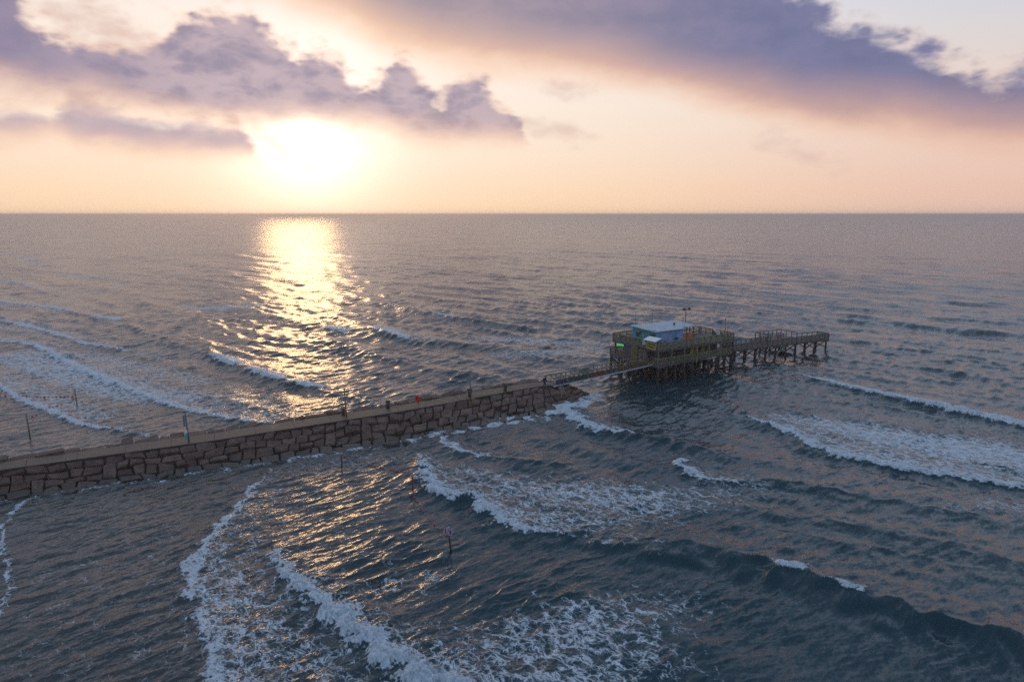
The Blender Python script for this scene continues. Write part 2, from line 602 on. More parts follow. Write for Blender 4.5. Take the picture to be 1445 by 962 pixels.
def sstep(x, a, b):
    t = np.clip((x - a) / (b - a), 0, 1)
    return t * t * (3 - 2 * t)


n_lo, n_md, n_hi, n_xs = Field(14, 1, None), Field(3.0, 1, None), Field(1.0, 1, None), Field(.42, 1, None)
NLO, NMD, NHI, NXS = n_lo.sample(X, Y), n_md.sample(X, Y), n_hi.sample(X, Y), n_xs.sample(X, Y)
NHI *= np.clip((1.0 / SP - 1.5) / 2, 0, 1)
NXS *= np.clip((.42 / SP - 1.5) / 2, 0, 1)

# where the sea lies sheltered or shallow: towards the beach at the left and near side of the groin
GT = [(-95, 46.5), (-70, 58.5), (-52.9, 66.9), (-35, 76.2), (-15.4, 87.9), (-9.5, 92), (-4, 96.1), (2, 100.4), (5, 102.3), (8.0, 102.7), (8.9, 103.4)]
GW = [(-93, 43.2), (-68, 55.5), (-51.1, 64.1), (-33.4, 72.3), (-14.3, 82.0), (-9.0, 85.8), (-4.2, 88.8), (1.45, 92.4), (5.25, 94.6), (9.3, 98.6), (12.4, 104.4)]
shallow = sstep(-X - .25 * (Y - 60), -4, 45) * (Y < 130)
shallow = np.where(Y < 62, np.maximum(shallow, sstep(-X, 2, 26)), shallow)

Z = np.zeros_like(X)
DX = np.zeros_like(X)
DY = np.zeros_like(X)
lost = np.zeros_like(X)
open_sea = sstep(RR, 55, 170)
CHOP = np.array([.70, -.71])          # a cross wind roughens the swell
for lam, amp, spread, lim, dr_ in ((43.0, .13, 34, 0, TRAVEL), (20.7, .14, 18, 0, TRAVEL), (9.7, .115, 5, 1, TRAVEL), (4.6, .062, 4, 1, TRAVEL), (3.9, .060, 5, 1, CHOP), (2.2, .050, 5, 2, CHOP), (1.05, .027, 4, 2, CHOP), (.5, .0115, 3, 2, CHOP)):
    F_ = Field(lam, spread, dr_)
    h, fx, fy = F_.sample(X, Y, 'h', 'dx', 'dy')
    w = np.clip((lam / SP - 1.6) / 2.0, 0, 1)
    g = amp * (1 + .25 * NLO)
    if lim == 0:
        g = g * (.42 + .58 * open_sea) * (1 - .8 * shallow)
    elif lim == 1:
        g = g * (.38 + .62 * open_sea) * (1 - .75 * shallow)
    else:
        g = g * (.55 + .45 * open_sea) * (1 - .25 * shallow)
    Z += h * g * w
    DX += fx * g * w * .9
    DY += fy * g * w * .9
    sl = 2 * np.pi * amp / lam * .7
    if lim < 2:
        lost += sl ** 2 * (1 - w ** 2)
foam = np.zeros_like(X)
HW = np.zeros_like(X)


def smooth_line(pts, step=1.6):
    """pts: rows (x, y, values...) -> Catmull-Rom, resampled"""
    p = np.array(pts, float)
    ext = np.vstack([2 * p[0] - p[1], p, 2 * p[-1] - p[-2]])
    res = []
    for i in range(1, len(ext) - 2):
        p0, p1, p2, p3 = ext[i - 1:i + 3]
        n = max(2, int(np.hypot(*(p2 - p1)[:2]) / step))
        for t in np.linspace(0, 1, n, endpoint=False):
            q = .5 * ((2 * p1) + (-p0 + p2) * t + (2 * p0 - 5 * p1 + 4 * p2 - p3) * t ** 2 + (-p0 + 3 * p1 - 3 * p2 + p3) * t ** 3)
            q[2:] = p1[2:] + (p2 - p1)[2:] * t
            res.append(q)
    res.append(p[-1])
    return np.array(res)


def nearest(line, reach, x=None, y=None):
    """signed distance (left of the line's heading is +), overshoot past its ends, the line's values, for vertices within reach"""
    lo, hi_ = line[:, :2].min(0) - reach, line[:, :2].max(0) + reach
    idx = np.nonzero((X > lo[0]) & (X < hi_[0]) & (Y > lo[1]) & (Y < hi_[1]))[0]
    px, py = X[idx], Y[idx]
    best = np.full(len(idx), 1e9)
    sgn = np.ones(len(idx))
    over = np.zeros(len(idx))
    vals = np.zeros((len(idx), line.shape[1] - 2))
    for i in range(len(line) - 1):
        a, b = line[i], line[i + 1]
        d = (b - a)[:2]
        L = np.hypot(*d) + 1e-9
        u = ((px - a[0]) * d[0] + (py - a[1]) * d[1]) / L ** 2
        t = np.clip(u, 0, 1)
        ex, ey = px - a[0] - d[0] * t, py - a[1] - d[1] * t
        q = np.hypot(ex, ey)
        m = q < best
        best[m] = q[m]
        cr = (d[0] * (py - a[1]) - d[1] * (px - a[0])) / L
        sgn[m] = np.where(cr[m] >= 0, 1.0, -1.0)
        ov = np.zeros(len(idx))
        if i == 0:
            ov = np.maximum(ov, -u * L)
        if i == len(line) - 2:
            ov = np.maximum(ov, (u - 1) * L)
        over[m] = ov[m]
        vals[m] = (a[2:] + (b - a)[2:] * t[:, None])[m]
    return idx, best * sgn, over, vals


def wave(pts, wf=1.3, wb=5.0, rag=.6, endfade=3.0):
    """a wave crest: rows (photo x, photo y, height m, foam on the crest, crest foam width m, trailing foam, its length m).
    Heading is such that the shore (the steep front) lies on the right."""
    ln = smooth_line([(*at(r[0], r[1]), *r[2:]) for r in pts])
    idx, s, ov, v = nearest(ln, 28.0)
    amp, ff, fw, tf, tl = v.T
    fade = np.exp(-(ov / endfade) ** 2)
    s0 = s + .35 * NMD[idx]
    hgt = amp * np.where(s0 < 0, np.exp(-(np.abs(s0) / wf) ** 1.5), .7 * np.exp(-(np.abs(s0) / wb) ** 1.6) + .3 * np.exp(-np.abs(s0) / 1.6))
    hgt -= amp * .09 * np.exp(-((s0 + 3.2) / 2.2) ** 2)
    s1 = s + rag * (.5 * NMD[idx] + .35 * NHI[idx] + .2 * NXS[idx])
    fr = ff * np.where(s1 < 0, np.exp(-(s1 / (.45 * fw + .15)) ** 2), np.exp(-((s1) / (fw + .1)) ** 2)) * fade
    HW[idx] += hgt * fade
    HW[idx] += np.clip(fr, 0, 1) * (.10 * NHI[idx] + .05 * NXS[idx] + .06 * NMD[idx] + .10) * np.clip(amp / .5, .25, 1.2)
    tr = tf * np.where(s1 > 0, np.exp(-(np.maximum(s1, 0) / tl) ** 1.3), np.exp(-(s1 / .4) ** 2)) * fade
    foam[idx] = np.maximum(foam[idx], np.maximum(fr * 1.15, tr))


def patch(pts, rag=1.0):
    """a streak of lying foam: rows (photo x, photo y, half width m, density)"""
    ln = smooth_line([(*at(r[0], r[1]), *r[2:]) for r in pts])
    idx, s, ov, v = nearest(ln, 14.0)
    hw, den = v.T
    d = np.abs(s) + rag * (.8 * NMD[idx] + .4 * NHI[idx])
    d = np.hypot(np.maximum(d, 0), ov * 0)
    f = den * (1 - sstep(d / hw, .25, 1.25)) * np.exp(-(ov / 4.0) ** 2)
    foam[idx] = np.maximum(foam[idx], f)


# -- this side of the groin
wave([(378, 664, .10, .55, .35, .20, 5), (350, 700, .14, .6, .4, .30, 7), (318, 735, .18, .7, .45, .36, 9), (285, 775, .22, .8, .5, .40, 10), (266, 806, .25, .9, .55, .46, 10), (272, 828, .2, .75, .4, .50, 10), (284, 860, .2, .62, .35, .52, 10),
      (296, 905, .25, .8, .45, .54, 10), (300, 940, .25, .8, .45, .55, 10), (306, 985, .25, .8, .45, .55, 10), (316, 1040, .2, .7, .4, .55, 10)], wf=.7, wb=3.5, rag=.4)
wave([(388, 783, .3, .8, .35, .30, 3), (400, 808, .5, 1.1, .6, .45, 3), (440, 845, .6, 1.2, .8, .5, 3.5), (490, 885, .65, 1.25, 1.1, .5, 3.5), (530, 922, .7, 1.3, 1.3, .55, 4), (580, 952, .7, 1.3, 1.3, .6, 5), (660, 990, .7, 1.2, 1.3, .6, 6)], wf=.9, wb=3.0)
wave([(594, 642, .30, .7, .4, .3, 4), (601, 668, .5, 1.1, .7, .45, 7), (614, 692, .6, 1.25, 1.0, .5, 9), (640, 703, .6, 1.2, .9, .5, 10), (668, 703, .62, .9, .5, .5, 11)], wf=1.1, wb=4.0, endfade=1.2)
wave([(669, 707, .7, 1.2, .7, .5, 10), (690, 725, .7, 1.3, 1.0, .52, 11), (728, 748, .65, 1.2, .8, .5, 12), (768, 752, .55, .8, .4, .48, 11), (815, 756, .55, .25, .3, .38, 9), (880, 772, .6, .1, .3, .25, 7), (960, 785, .6, .08, .3, .15, 5)], wf=1.4, wb=5.0, endfade=1.2)
patch([(650, 665, 3.5, .40), (740, 690, 5, .50), (830, 700, 6, .55), (920, 705, 6, .52), (1000, 700, 5, .38), (1090, 690, 4, .24)])
patch([(760, 735, 2.5, .52), (860, 735, 3, .48), (950, 735, 2.5, .3)])
wave([(622, 620, .3, .9, .5, .3, 2.5), (640, 634, .4, 1.1, .6, .3, 2.5), (682, 643, .35, .6, .4, .2, 2.5), (740, 652, .4, 0, .3, 0, 2), (800, 655, .3, 0, .3, 0, 2)], wf=1.2, wb=3.0)
patch([(640, 600, 1.4, .45), (700, 598, 1.4, .35), (760, 590, 1.5, .35)])
wave([(783, 574, .4, 1.0, .7, .45, 3), (805, 590, .6, 1.25, 1.1, .5, 3), (835, 605, .6, 1.25, 1.1, .45, 3), (876, 613, .5, .8, .5, .25, 3), (930, 622, .4, 0, .3, 0, 2), (1000, 640, .3, 0, .3, 0, 2)], wf=1.2, wb=4.0)
wave([(955, 653, .5, 1.1, .6, .2, 2), (972, 668, .55, 1.25, .8, .3, 3), (1000, 679, .5, .9, .4, .35, 5), (1050, 682, .45, .4, .3, .33, 5), (1100, 683, .4, .25, .3, .25, 4), (1200, 700, .4, .0, .3, .0, 4), (1330, 722, .35, 0, .3, 0, 4)], wf=1.2, wb=4.0)
# right hand breakers
wave([(1050, 500, .3, 0, .3, 0, 4), (1110, 522, .5, .2, .3, .1, 4), (1150, 535, .6, 1.0, .8, .3, 4), (1205, 550, .75, 1.3, 1.3, .4, 4), (1300, 571, .85, 1.35, 1.6, .45, 5), (1395, 592, .8, 1.3, 1.4, .5, 5), (1450, 604, .8, 1.2, 1.3, .5, 5), (1600, 640, .7, 1, 1.2, .4, 5)], wf=1.3, wb=5.0)
wave([(1040, 585, .25, .2, .3, .1, 4), (1056, 591, .3, .8, .5, .35, 8), (1110, 608, .4, 1.1, .8, .52, 14), (1170, 637, .5, 1.25, 1.0, .58, 17), (1280, 661, .5, 1.25, 1.0, .60, 17), (1385, 678, .5, 1.15, .9, .58, 16), (1450, 690, .5, 1.0, .8, .55, 14), (1600, 715, .5, 1, .8, .5, 12)], wf=1.1, wb=6.0)
patch([(1090, 585, 2.5, .45), (1200, 605, 6, .66), (1300, 625, 7, .70), (1400, 640, 8, .70), (1500, 655, 8, .6)])
patch([(1320, 720, 1.5, .28), (1400, 712, 2.5, .42), (1480, 715, 2.5, .42)])
# the big unbroken swell at the lower right and the ones behind it
wave([(930, 770, .5, 0, .3, 0, 3), (1000, 778, .9, .05, .3, .1, 3), (1085, 799, 1.15, .35, .25, .12, 2), (1095, 803, 1.15, 1.25, .75, .1, 2), (1130, 812, 1.15, 1.2, .6, .1, 2), (1142, 817, 1.2, .1, .2, .08, 2), (1178, 830, 1.2, .3, .2, .08, 2), (1188, 834, 1.2, 1.15, .55, .1, 2), (1215, 845, 1.2, .9, .4, .1, 2), (1228, 850, 1.25, .05, .3, .06, 2),
      (1300, 872, 1.3, .03, .3, .04, 2), (1445, 913, 1.5, .03, .3, .04, 2), (1600, 965, 1.4, 0, .3, 0, 2)], wf=2.2, wb=6.5, rag=.35)
wave([(1010, 712, .3, 0, .3, 0, 3), (1100, 726, .5, .05, .3, .08, 3), (1250, 752, .5, .05, .3, .08, 3), (1400, 790, .45, 0, .3, 0, 3), (1550, 830, .4, 0, .3, 0, 3)], wf=2.0, wb=4.5)
wave([(1150, 760, .3, 0, .3, 0, 3), (1250, 780, .45, .03, .3, .06, 3), (1400, 815, .4, 0, .3, 0, 3), (1550, 850, .35, 0, .3, 0, 3)], wf=2.0, wb=4.0)
patch([(560, 975, 2.5, .40), (660, 930, 4.0, .46), (760, 905, 4.8, .52), (850, 885, 5.0, .54), (930, 860, 3.6, .42), (985, 850, 2.2, .26)], rag=1.5)
patch([(640, 985, 4, .48), (760, 965, 4.5, .55), (870, 945, 4.0, .50), (960, 930, 2.5, .32)], rag=1.5)
patch([(905, 825, 1.6, .25), (980, 820, 1.4, .2)])
patch([(940, 985, 1.5, .3), (1000, 950, 1.2, .22)])
patch([(545, 828, 1.0, .45), (585, 820, 1.3, .48), (620, 812, .9, .35)])
patch([(500, 860, 1.5, .30), (560, 880, 2, .32), (610, 900, 1.5, .28)])
# glistening film between the two left fronts, and the wet fringe at far left
patch([(330, 850, 4, .36), (360, 900, 6, .40), (420, 950, 6, .42), (450, 1010, 6, .42)])
patch([(420, 700, 5, .24), (400, 740, 4, .20)])
patch([(430, 660, 4, .28), (520, 650, 4, .30), (580, 640, 2, .30)])
patch([(60, 800, 9, .15), (140, 850, 10, .17), (200, 900, 10, .17), (60, 920, 9, .17)])
patch([(200, 760, 6, .15), (230, 820, 4, .2), (260, 880, 3, .24)])
wave([(60, 692, .05, .5, .2, .12, 2), (25, 715, .06, .55, .22, .14, 2), (3, 742, .06, .6, .22, .14, 2), (2, 765, .06, .6, .22, .14, 2), (12, 800, .06, .55, .2, .12, 2), (10, 840, .06, .45, .2, .1, 2), (-6, 880, .05, .4, .2, .1, 2)], wf=.5, wb=1.5, rag=.25)
patch([(20, 700, .6, .4), (110, 685, .6, .35), (200, 672, .5, .3)])
# beyond the groin
wave([(-60, 470, .4, .9, .7, .4, 8), (0, 481, .45, 1.0, .8, .45, 9), (50, 487, .45, 1.0, .8, .45, 9), (100, 515, .5, 1.15, .9, .5, 12), (170, 545, .5, 1.15, .9, .52, 14), (250, 575, .45, 1.05, .8, .5, 13), (330, 592, .4, .8, .7, .45, 10), (420, 604, .3, .5, .6, .35, 7)], wf=1.1, wb=5.0)
wave([(-30, 525, .25, .8, .6, .3, 6), (0, 545, .3, .95, .6, .38, 8), (28, 563, .3, 1.0, .7, .45, 10), (70, 580, .35, 1.05, .7, .48, 12), (118, 600, .3, .95, .6, .42, 9), (165, 607, .3, .6, .4, .3, 6), (225, 618, .2, .4, .4, .2, 4)], wf=.8, wb=4.0, rag=.4)
patch([(20, 500, 9, .58), (80, 520, 9, .60), (180, 553, 7, .58), (270, 563, 6, .55)])
patch([(0, 530, 5, .45), (70, 565, 5, .5), (140, 590, 4, .45)])
wave([(120, 447, .4, .1, .3, .05, 4), (200, 468, .6, .1, .4, .05, 4), (260, 490, .7, .0, .3, .05, 4), (299, 505, .8, .0, .5, .05, 3), (350, 523, .8, .0, .4, .05, 3), (405, 541, .8, .0, .4, .05, 4), (470, 556, .5, .1, .4, .2, 5), (540, 572, .4, .1, .4, .2, 5)], wf=1.5, wb=5.0, endfade=6)
for hd in ([(299, 505), (316, 511), (336, 518)], [(352, 523), (374, 531), (395, 538)], [(415, 543), (430, 546), (447, 549)], [(130, 449), (150, 451), (165, 453)], [(530, 466), (548, 473), (570, 480)], [(455, 462), (470, 464), (482, 467)]):
    wave([(hd[0][0], hd[0][1], .2, .9, 1.0, .25, 5), (hd[1][0], hd[1][1], .45, 1.4, 2.0, .35, 6), (hd[2][0], hd[2][1], .3, 1.2, 1.4, .25, 5)], wf=1.3, wb=3.0, endfade=1.5)
wave([(255, 553, .2, .2, .4, .2, 5), (300, 561, .35, .45, .5, .40, 7), (350, 572, .35, .5, .5, .42, 7), (400, 585, .3, .3, .5, .35, 6), (445, 592, .25, .2, .4, .25, 5)], wf=1.2, wb=4.0)
wave([(-40, 392, .4, .7, .8, .3, 7), (20, 399, .5, .9, .9, .4, 8), (60, 412, .4, .6, .7, .35, 7), (110, 424, .3, .2, .5, .2, 5)], wf=1.5, wb=5.0)
wave([(-40, 418, .4, .7, .8, .35, 8), (20, 429, .5, .9, .9, .42, 9), (70, 434, .5, 1.0, .9, .42, 8), (115, 444, .4, .5, .7, .3, 6), (170, 455, .3, .1, .5, .1, 4)], wf=1.5, wb=5.0)
wave([(-50, 445, .4, .8, .8, .4, 8), (10, 455, .5, .9, .9, .45, 9), (60, 466, .5, 1.0, .9, .46, 9), (130, 486, .4, .8, .8, .4, 8), (200, 500, .35, .4, .6, .35, 8), (260, 520, .3, .2, .5, .3, 6)], wf=1.4, wb=5.0)
patch([(110, 500, 6, .5), (200, 520, 6, .46), (290, 540, 5, .40)])
patch([(255, 431, 3.5, .58), (320, 434, 4.5, .60), (395, 428, 4, .46)])
patch([(85, 388, 4.5, .56), (140, 391, 5.5, .58), (205, 389, 4.5, .42)])
wave([(525, 465, .4, .8, .6, .35, 9), (560, 478, .45, .6, .6, .42, 11), (610, 486, .35, .2, .5, .38, 10)], wf=1.5, wb=5.0)
wave([(570, 438, .9, .2, .5, .0, 3), (605, 443, 1.0, .3, .8, .1, 3), (626, 446, 1.0, 1.2, 1.3, .2, 5), (650, 451, .9, .2, .5, .05, 3), (720, 462, .7, 0, .5, 0, 3)], wf=2.0, wb=6.0, endfade=8)
patch([(265, 431, 3, .52), (320, 433, 4, .55), (375, 428, 4, .42)])
patch([(95, 388, 4, .5), (140, 390, 4.5, .52), (200, 388, 4, .35)])
patch([(0, 356, 4, .5), (30, 362, 5, .5), (60, 373, 5, .45)])
patch([(-20, 394, 4, .5), (25, 398, 4, .5)])
patch([(0, 430, 5, .45), (60, 432, 5, .5), (90, 440, 4, .45)])
patch([(0, 460, 4, .4), (60, 470, 4, .45)])
patch([(640, 480, 3, .3), (700, 478, 5, .50), (770, 482, 5, .52), (850, 485, 4, .42)])
patch([(700, 500, 4, .42), (780, 498, 5, .48), (840, 492, 4, .4)])
patch([(560, 505, 4, .2), (650, 515, 4, .22), (720, 520, 3, .3)])
wave([(560, 400, .4, 0, .3, 0, 3), (610, 404, .5, .05, .3, .0, 3), (700, 412, .4, 0, .3, 0, 3)], wf=2.5, wb=6.0, endfade=10)
wave([(700, 436, .5, 0, .3, 0, 3), (800, 441, .5, .05, .3, 0, 3), (930, 447, .5, 0, .3, 0, 3)], wf=2.5, wb=6.0, endfade=10)
wave([(1180, 395, .4, 0, .3, 0, 3), (1300, 402, .5, 0, .3, 0, 3), (1450, 412, .5, 0, .3, 0, 3)], wf=3, wb=7.0, endfade=12)
wave([(430, 470, .5, 0, .3, 0, 3), (520, 500, .7, .05, .3, .05, 3), (600, 520, .7, .05, .3, .05, 3), (680, 535, .5, 0, .3, 0, 3)], wf=1.8, wb=5.0, endfade=6)
# wash along the foot of the stones
gl = smooth_line([(x, y, w, f) for (x, y), w, f in zip(GW, (.5, .5, .5, .6, .9, 1.3, 1.5, 1.6, 1.7, 2.0, 2.0), (.46, .46, .46, .46, .62, .85, .98, .98, .98, .98, .85))])
idx, s, ov, v = nearest(gl, 6.0)
d = np.abs(s + .5 * NMD[idx]) / v[:, 0]
foam[idx] = np.maximum(foam[idx], v[:, 1] * np.exp(-d ** 2 * .8))
HW[idx] += .10 * np.exp(-(s / 1.5) ** 2) * (NMD[idx] * .8 + .3)
# whitecaps scattered offshore
wc = Field(38.0, 8, TRAVEL, wide=1.25)
ws = Field(55.0, 1, None)
cap = sstep(wc.sample(X, Y) + .5 * ws.sample(X + 300, Y), 2.45, 2.9) * sstep(RR, 130, 220) * (1 - sstep(RR, 420, 800))
foam = np.maximum(foam, cap * .45)

calm = np.clip(foam, 0, 1)
Z = np.where(Z > .45, .45 + .30 * np.tanh((Z - .45) / .5), Z)      # the highest seas have broken
Z = Z * (1 - .25 * calm) + HW * .72
Z[RR > 20000] = 0
X2, Y2 = X + DX, Y + DY
foam += .05 * NMD * (foam > .05)
n = na * nr
co = np.empty((n, 3), np.float32)
co[:, 0], co[:, 1], co[:, 2] = X2, Y2, Z
ii = (np.arange(nr - 1)[:, None] * na + np.arange(na)[None, :])
jj = (np.arange(nr - 1)[:, None] * na + (np.arange(na)[None, :] + 1) % na)
quads = np.stack([ii, ii + na, jj + na, jj], -1).reshape(-1, 4)
me = bpy.data.meshes.new('sea')
me.vertices.add(n)
me.vertices.foreach_set('co', co.ravel())
me.loops.add(quads.size)
me.loops.foreach_set('vertex_index', quads.ravel().astype(np.int32))
me.polygons.add(len(quads))
me.polygons.foreach_set('loop_start', np.arange(0, quads.size, 4, dtype=np.int32))
me.polygons.foreach_set('use_smooth', np.ones(len(quads), bool))
me.update(calc_edges=True)
for nm, arr in (('foam', np.clip(foam, 0, 1.3)), ('lost', np.sqrt(lost)), ('shallow', shallow)):
    at_ = me.attributes.new(nm, 'FLOAT', 'POINT')
    at_.data.foreach_set('value', arr.astype(np.float32))
sea = bpy.data.objects.new('sea', me)
C.objects.link(sea)
sea['kind'] = 'structure'

Zg = Z.reshape(nr, na)


def sea_z(x, y):
    r, a = math.hypot(x, y), math.degrees(math.atan2(x, y))
    i = min(max(int(np.searchsorted(-th, -math.degrees(math.atan2(CAM_H, r)))), 0), nr - 1)
    j = int(np.searchsorted(az, a))
    return float(Zg[i, min(max(j, 0), na - 1)])


def sea_material():
    m = bpy.data.materials.new('sea_water')
    m.use_nodes = True
    q = NT(m.node_tree)
    b = q.n['Principled BSDF']
    g = q.n.new('ShaderNodeNewGeometry')
    pos, nor = g.outputs['Position'], g.outputs['Normal']

    def attr(nm):
        n_ = q.n.new('ShaderNodeAttribute')
        n_.attribute_name = nm
        return n_.outputs['Fac']

    fm, ls, sh = attr('foam'), attr('lost'), attr('shallow')
    px, py, pz = q.sep(pos)
    # crest-aligned coordinates: along and across the run of the waves
    al = q.m('ADD', q.m('MULTIPLY', px, .69), q.m('MULTIPLY', py, -.72))
    ac = q.m('ADD', q.m('MULTIPLY', px, .72), q.m('MULTIPLY', py, .69))
    flat = q.xyz(px, py, 0.0)
    # lace of the foam
    wv = q.v('SUBTRACT', q.noise(flat, .55, 3.0, .6, color=True), (.5, .5, .5))
    lv = q.v('ADD', q.xyz(q.m('MULTIPLY', al, .72), ac, 0.0), q.v('SCALE', wv, scale=1.9))

    def cells(scale, off):
        vo = q.n.new('ShaderNodeTexVoronoi')
        vo.feature = 'DISTANCE_TO_EDGE'
        vo.voronoi_dimensions = '2D'
        q.put(vo.inputs['Vector'], q.v('ADD', lv, off))
        q.put(vo.inputs['Scale'], scale)
        return vo.outputs['Distance']

    c1 = q.lin(cells(.75, (0, 0, 0)), 0, .36, 1, 0)
    c2 = q.lin(cells(1.9, (3.7, 1.3, 0)), 0, .36, 1, 0)
    c3 = q.lin(cells(4.6, (1.7, 8.3, 0)), 0, .36, 1, 0)
    fb = q.lin(q.noise(flat, .8, 9.0, .72), .25, .75, 0, 1)
    fine = q.noise(lv, 5.0, 6.0, .75)
    lace = q.m('ADD', q.m('ADD', q.m('ADD', q.m('MULTIPLY', c1, .18), q.m('MULTIPLY', c2, .20)), q.m('MULTIPLY', c3, .20)), q.m('ADD', q.m('MULTIPLY', fb, .30), q.m('MULTIPLY', fine, .20)))
    thr = q.m('SUBTRACT', .90, q.m('MULTIPLY', fm, .72))
    mask = q.ss(q.m('SUBTRACT', lace, thr), -.10, .22)
    mask = q.m('MULTIPLY', mask, q.ss(fm, .03, .12))
    # small waves as tilted facets, along (rl) and across (rc) the crests of the cross wind
    rl = q.m('ADD', q.m('MULTIPLY', px, .71), q.m('MULTIPLY', py, .70))
    rc = q.m('ADD', q.m('MULTIPLY', px, .70), q.m('MULTIPLY', py, -.71))
    def facet(scale, ax, ay, det):
        c = q.v('SUBTRACT', q.noise(q.xyz(q.m('MULTIPLY', rl, ax), q.m('MULTIPLY', rc, ay), 0.0), scale, det, .55, color=True), (.5, .5, .5))
        return c

    f1 = facet(1.1, .30, 1.0, 3.0)
    f2 = facet(4.2, .40, 1.0, 3.0)
    f3 = q.v('SCALE', facet(.30, .45, 1.0, 2.0), scale=q.m('MULTIPLY', ls, 2.5))
    f4 = q.v('SCALE', facet(.10, .45, 1.0, 1.0), scale=q.m('MULTIPLY', ls, 2.0))
    f6 = facet(13.0, .5, 1.0, 2.0)
    tot = q.v('ADD', q.v('ADD', q.v('SCALE', f1, scale=.54), q.v('SCALE', f2, scale=.62)), q.v('SCALE', f6, scale=.50))
    f5 = q.v('SCALE', facet(.028, .5, 1.0, 3.0), scale=q.m('MULTIPLY', ls, 1.6))
    tot = q.v('ADD', tot, q.v('ADD', f5, q.v('ADD', f3, f4)))
    gust = q.lin(q.noise(q.xyz(q.m('MULTIPLY', al, .5), ac, 0.0), .018, 4.0, .6), .3, .7, .65, 1.35)
    tot = q.v('SCALE', tot, scale=q.m('MULTIPLY', gust, q.m('ADD', 1.0, q.m('MULTIPLY', q.ss(fm, .1, .6), 1.5))))
    # turn local (along, across) tilts back to world x, y
    ta, tb, tc_ = q.sep(tot)
    tx = q.m('ADD', q.m('MULTIPLY', ta, .55 * .71), q.m('MULTIPLY', tb, .70))
    ty = q.m('ADD', q.m('MULTIPLY', ta, .55 * .70), q.m('MULTIPLY', tb, -.71))
    nn = q.v('NORMALIZE', q.v('ADD', nor, q.xyz(tx, ty, 0.0)))
    water = q.mix(sh, (.015, .044, .055), (.044, .054, .054))
    q.put(b.inputs['Base Color'], water)
    q.put(b.inputs['Roughness'], q.m('ADD', .17, q.m('MULTIPLY', ls, .3)))
    b.inputs['IOR'].default_value = 1.333
    q.l.new(nn, b.inputs['Normal'])
    fo = q.n.new('ShaderNodeBsdfPrincipled')
    q.put(fo.inputs['Base Color'], q.mix(q.ss(fine, .35, .7), (.50, .58, .64), (.82, .87, .90)))
    fo.inputs['Roughness'].default_value = .8
    bn = q.n.new('ShaderNodeBump')
    bn.inputs['Strength'].default_value = .8
    bn.inputs['Distance'].default_value = .12
    q.put(bn.inputs['Height'], q.m('ADD', fb, q.m('MULTIPLY', fine, .8)))
    q.l.new(bn.outputs[0], fo.inputs['Normal'])
    mx = q.n.new('ShaderNodeMixShader')
    q.put(mx.inputs[0], q.m('MULTIPLY', mask, q.lin(lace, .3, .75, .48, .96)))
    q.l.new(b.outputs[0], mx.inputs[1])
    q.l.new(fo.outputs[0], mx.inputs[2])
    o_ = q.n['Material Output']
    q.l.new(mx.outputs[0], o_.inputs['Surface'])
    return m


me.materials.append(sea_material())

#@@REST
# ------------------------------------------------------------------ the stone groin
GTn, GWn = np.array(GT), np.array(GW)
seg = np.concatenate([[0], np.cumsum(np.hypot(*np.diff(GTn, axis=0).T) * .5 + np.hypot(*np.diff(GWn, axis=0).T) * .5)])
GLEN = seg[-1]
TOPZ = 2.0


def gpt(a, b, z=None):
    """point on the near slope of the groin: a metres along, b from its top edge (0) to the waterline (1)"""
    tx, ty = np.interp(a, seg, GTn[:, 0]), np.interp(a, seg, GTn[:, 1])
    wx, wy = np.interp(a, seg, GWn[:, 0]), np.interp(a, seg, GWn[:, 1])
    return Vector((tx + (wx - tx) * b, ty + (wy - ty) * b, TOPZ - .08 - (TOPZ - .12) * b if z is None else z))


def gnorm(a):
    p, q, r = gpt(a - .3, .5), gpt(a + .3, .5), gpt(a, 0)
    return ((q - p).cross(r - gpt(a, 1))).normalized()


FAR = [(-101, 49.5), (-73, 61.3), (-54.4, 69.2), (-36.3, 79.1), (-16.8, 90.6), (-11, 94.6), (-5.6, 98.6), (.6, 103.0), (3.6, 104.6), (6.2, 104.7), (7.4, 104.7)]
FARn = np.array(FAR)


def gfar(a, out=0.0):
    x, y = np.interp(a, seg, FARn[:, 0]), np.interp(a, seg, FARn[:, 1])
    t = gpt(a, 0)
    d = Vector((x - t.x, y - t.y, 0)).normalized()
    return Vector((x + d.x * out, y + d.y * out, 0))


GO = Vector((-25, 82, 0))
groin = thing('stone_groin', 'long groin of squared pink granite blocks running out into the surf', 'groin', GO)
mb = MB()
vs, fs = [], []
NA = 60
for i in range(NA + 1):
    a = GLEN * i / NA
    p0, p1 = gpt(a, 0), gpt(a, 1.0)
    p2 = gpt(a, 1.5, -1.6)
    nv = gnorm(a)
    f0, f1 = gfar(a), gfar(a, 5.5)
    ring = [p2 - nv * .3, p1 - nv * .42, Vector((p0.x, p0.y, TOPZ - .45)), Vector((f0.x, f0.y, TOPZ - .30)), Vector((f1.x, f1.y, -1.6))]
    vs += [r - GO for r in ring]
for i in range(NA):
    for j in range(4):
        fs.append((i * 5 + j, i * 5 + j + 1, i * 5 + 5 + j + 1, i * 5 + 5 + j))
fs.append(tuple(range(NA * 5, NA * 5 + 5)))
tip = [p - GO for p in (gpt(GLEN, 1.5, -1.6), gpt(GLEN, 1, -.3), gpt(GLEN, 0, 1.6), gfar(GLEN) + Vector((0, 0, 1.6)), gfar(GLEN, 5.5) + Vector((0, 0, -1.6)))]
out_ = [Vector((3.2, 2.2, -1.4)) + t for t in tip]
o = len(vs)
vs += tip + [Vector((q.x, q.y, -1.6)) for q in out_]
for j in range(4):
    fs.append((o + j, o + j + 1, o + 5 + j + 1, o + 5 + j))
mb.add(vs, fs)
mb.build('rubble_core', M['core'], groin)


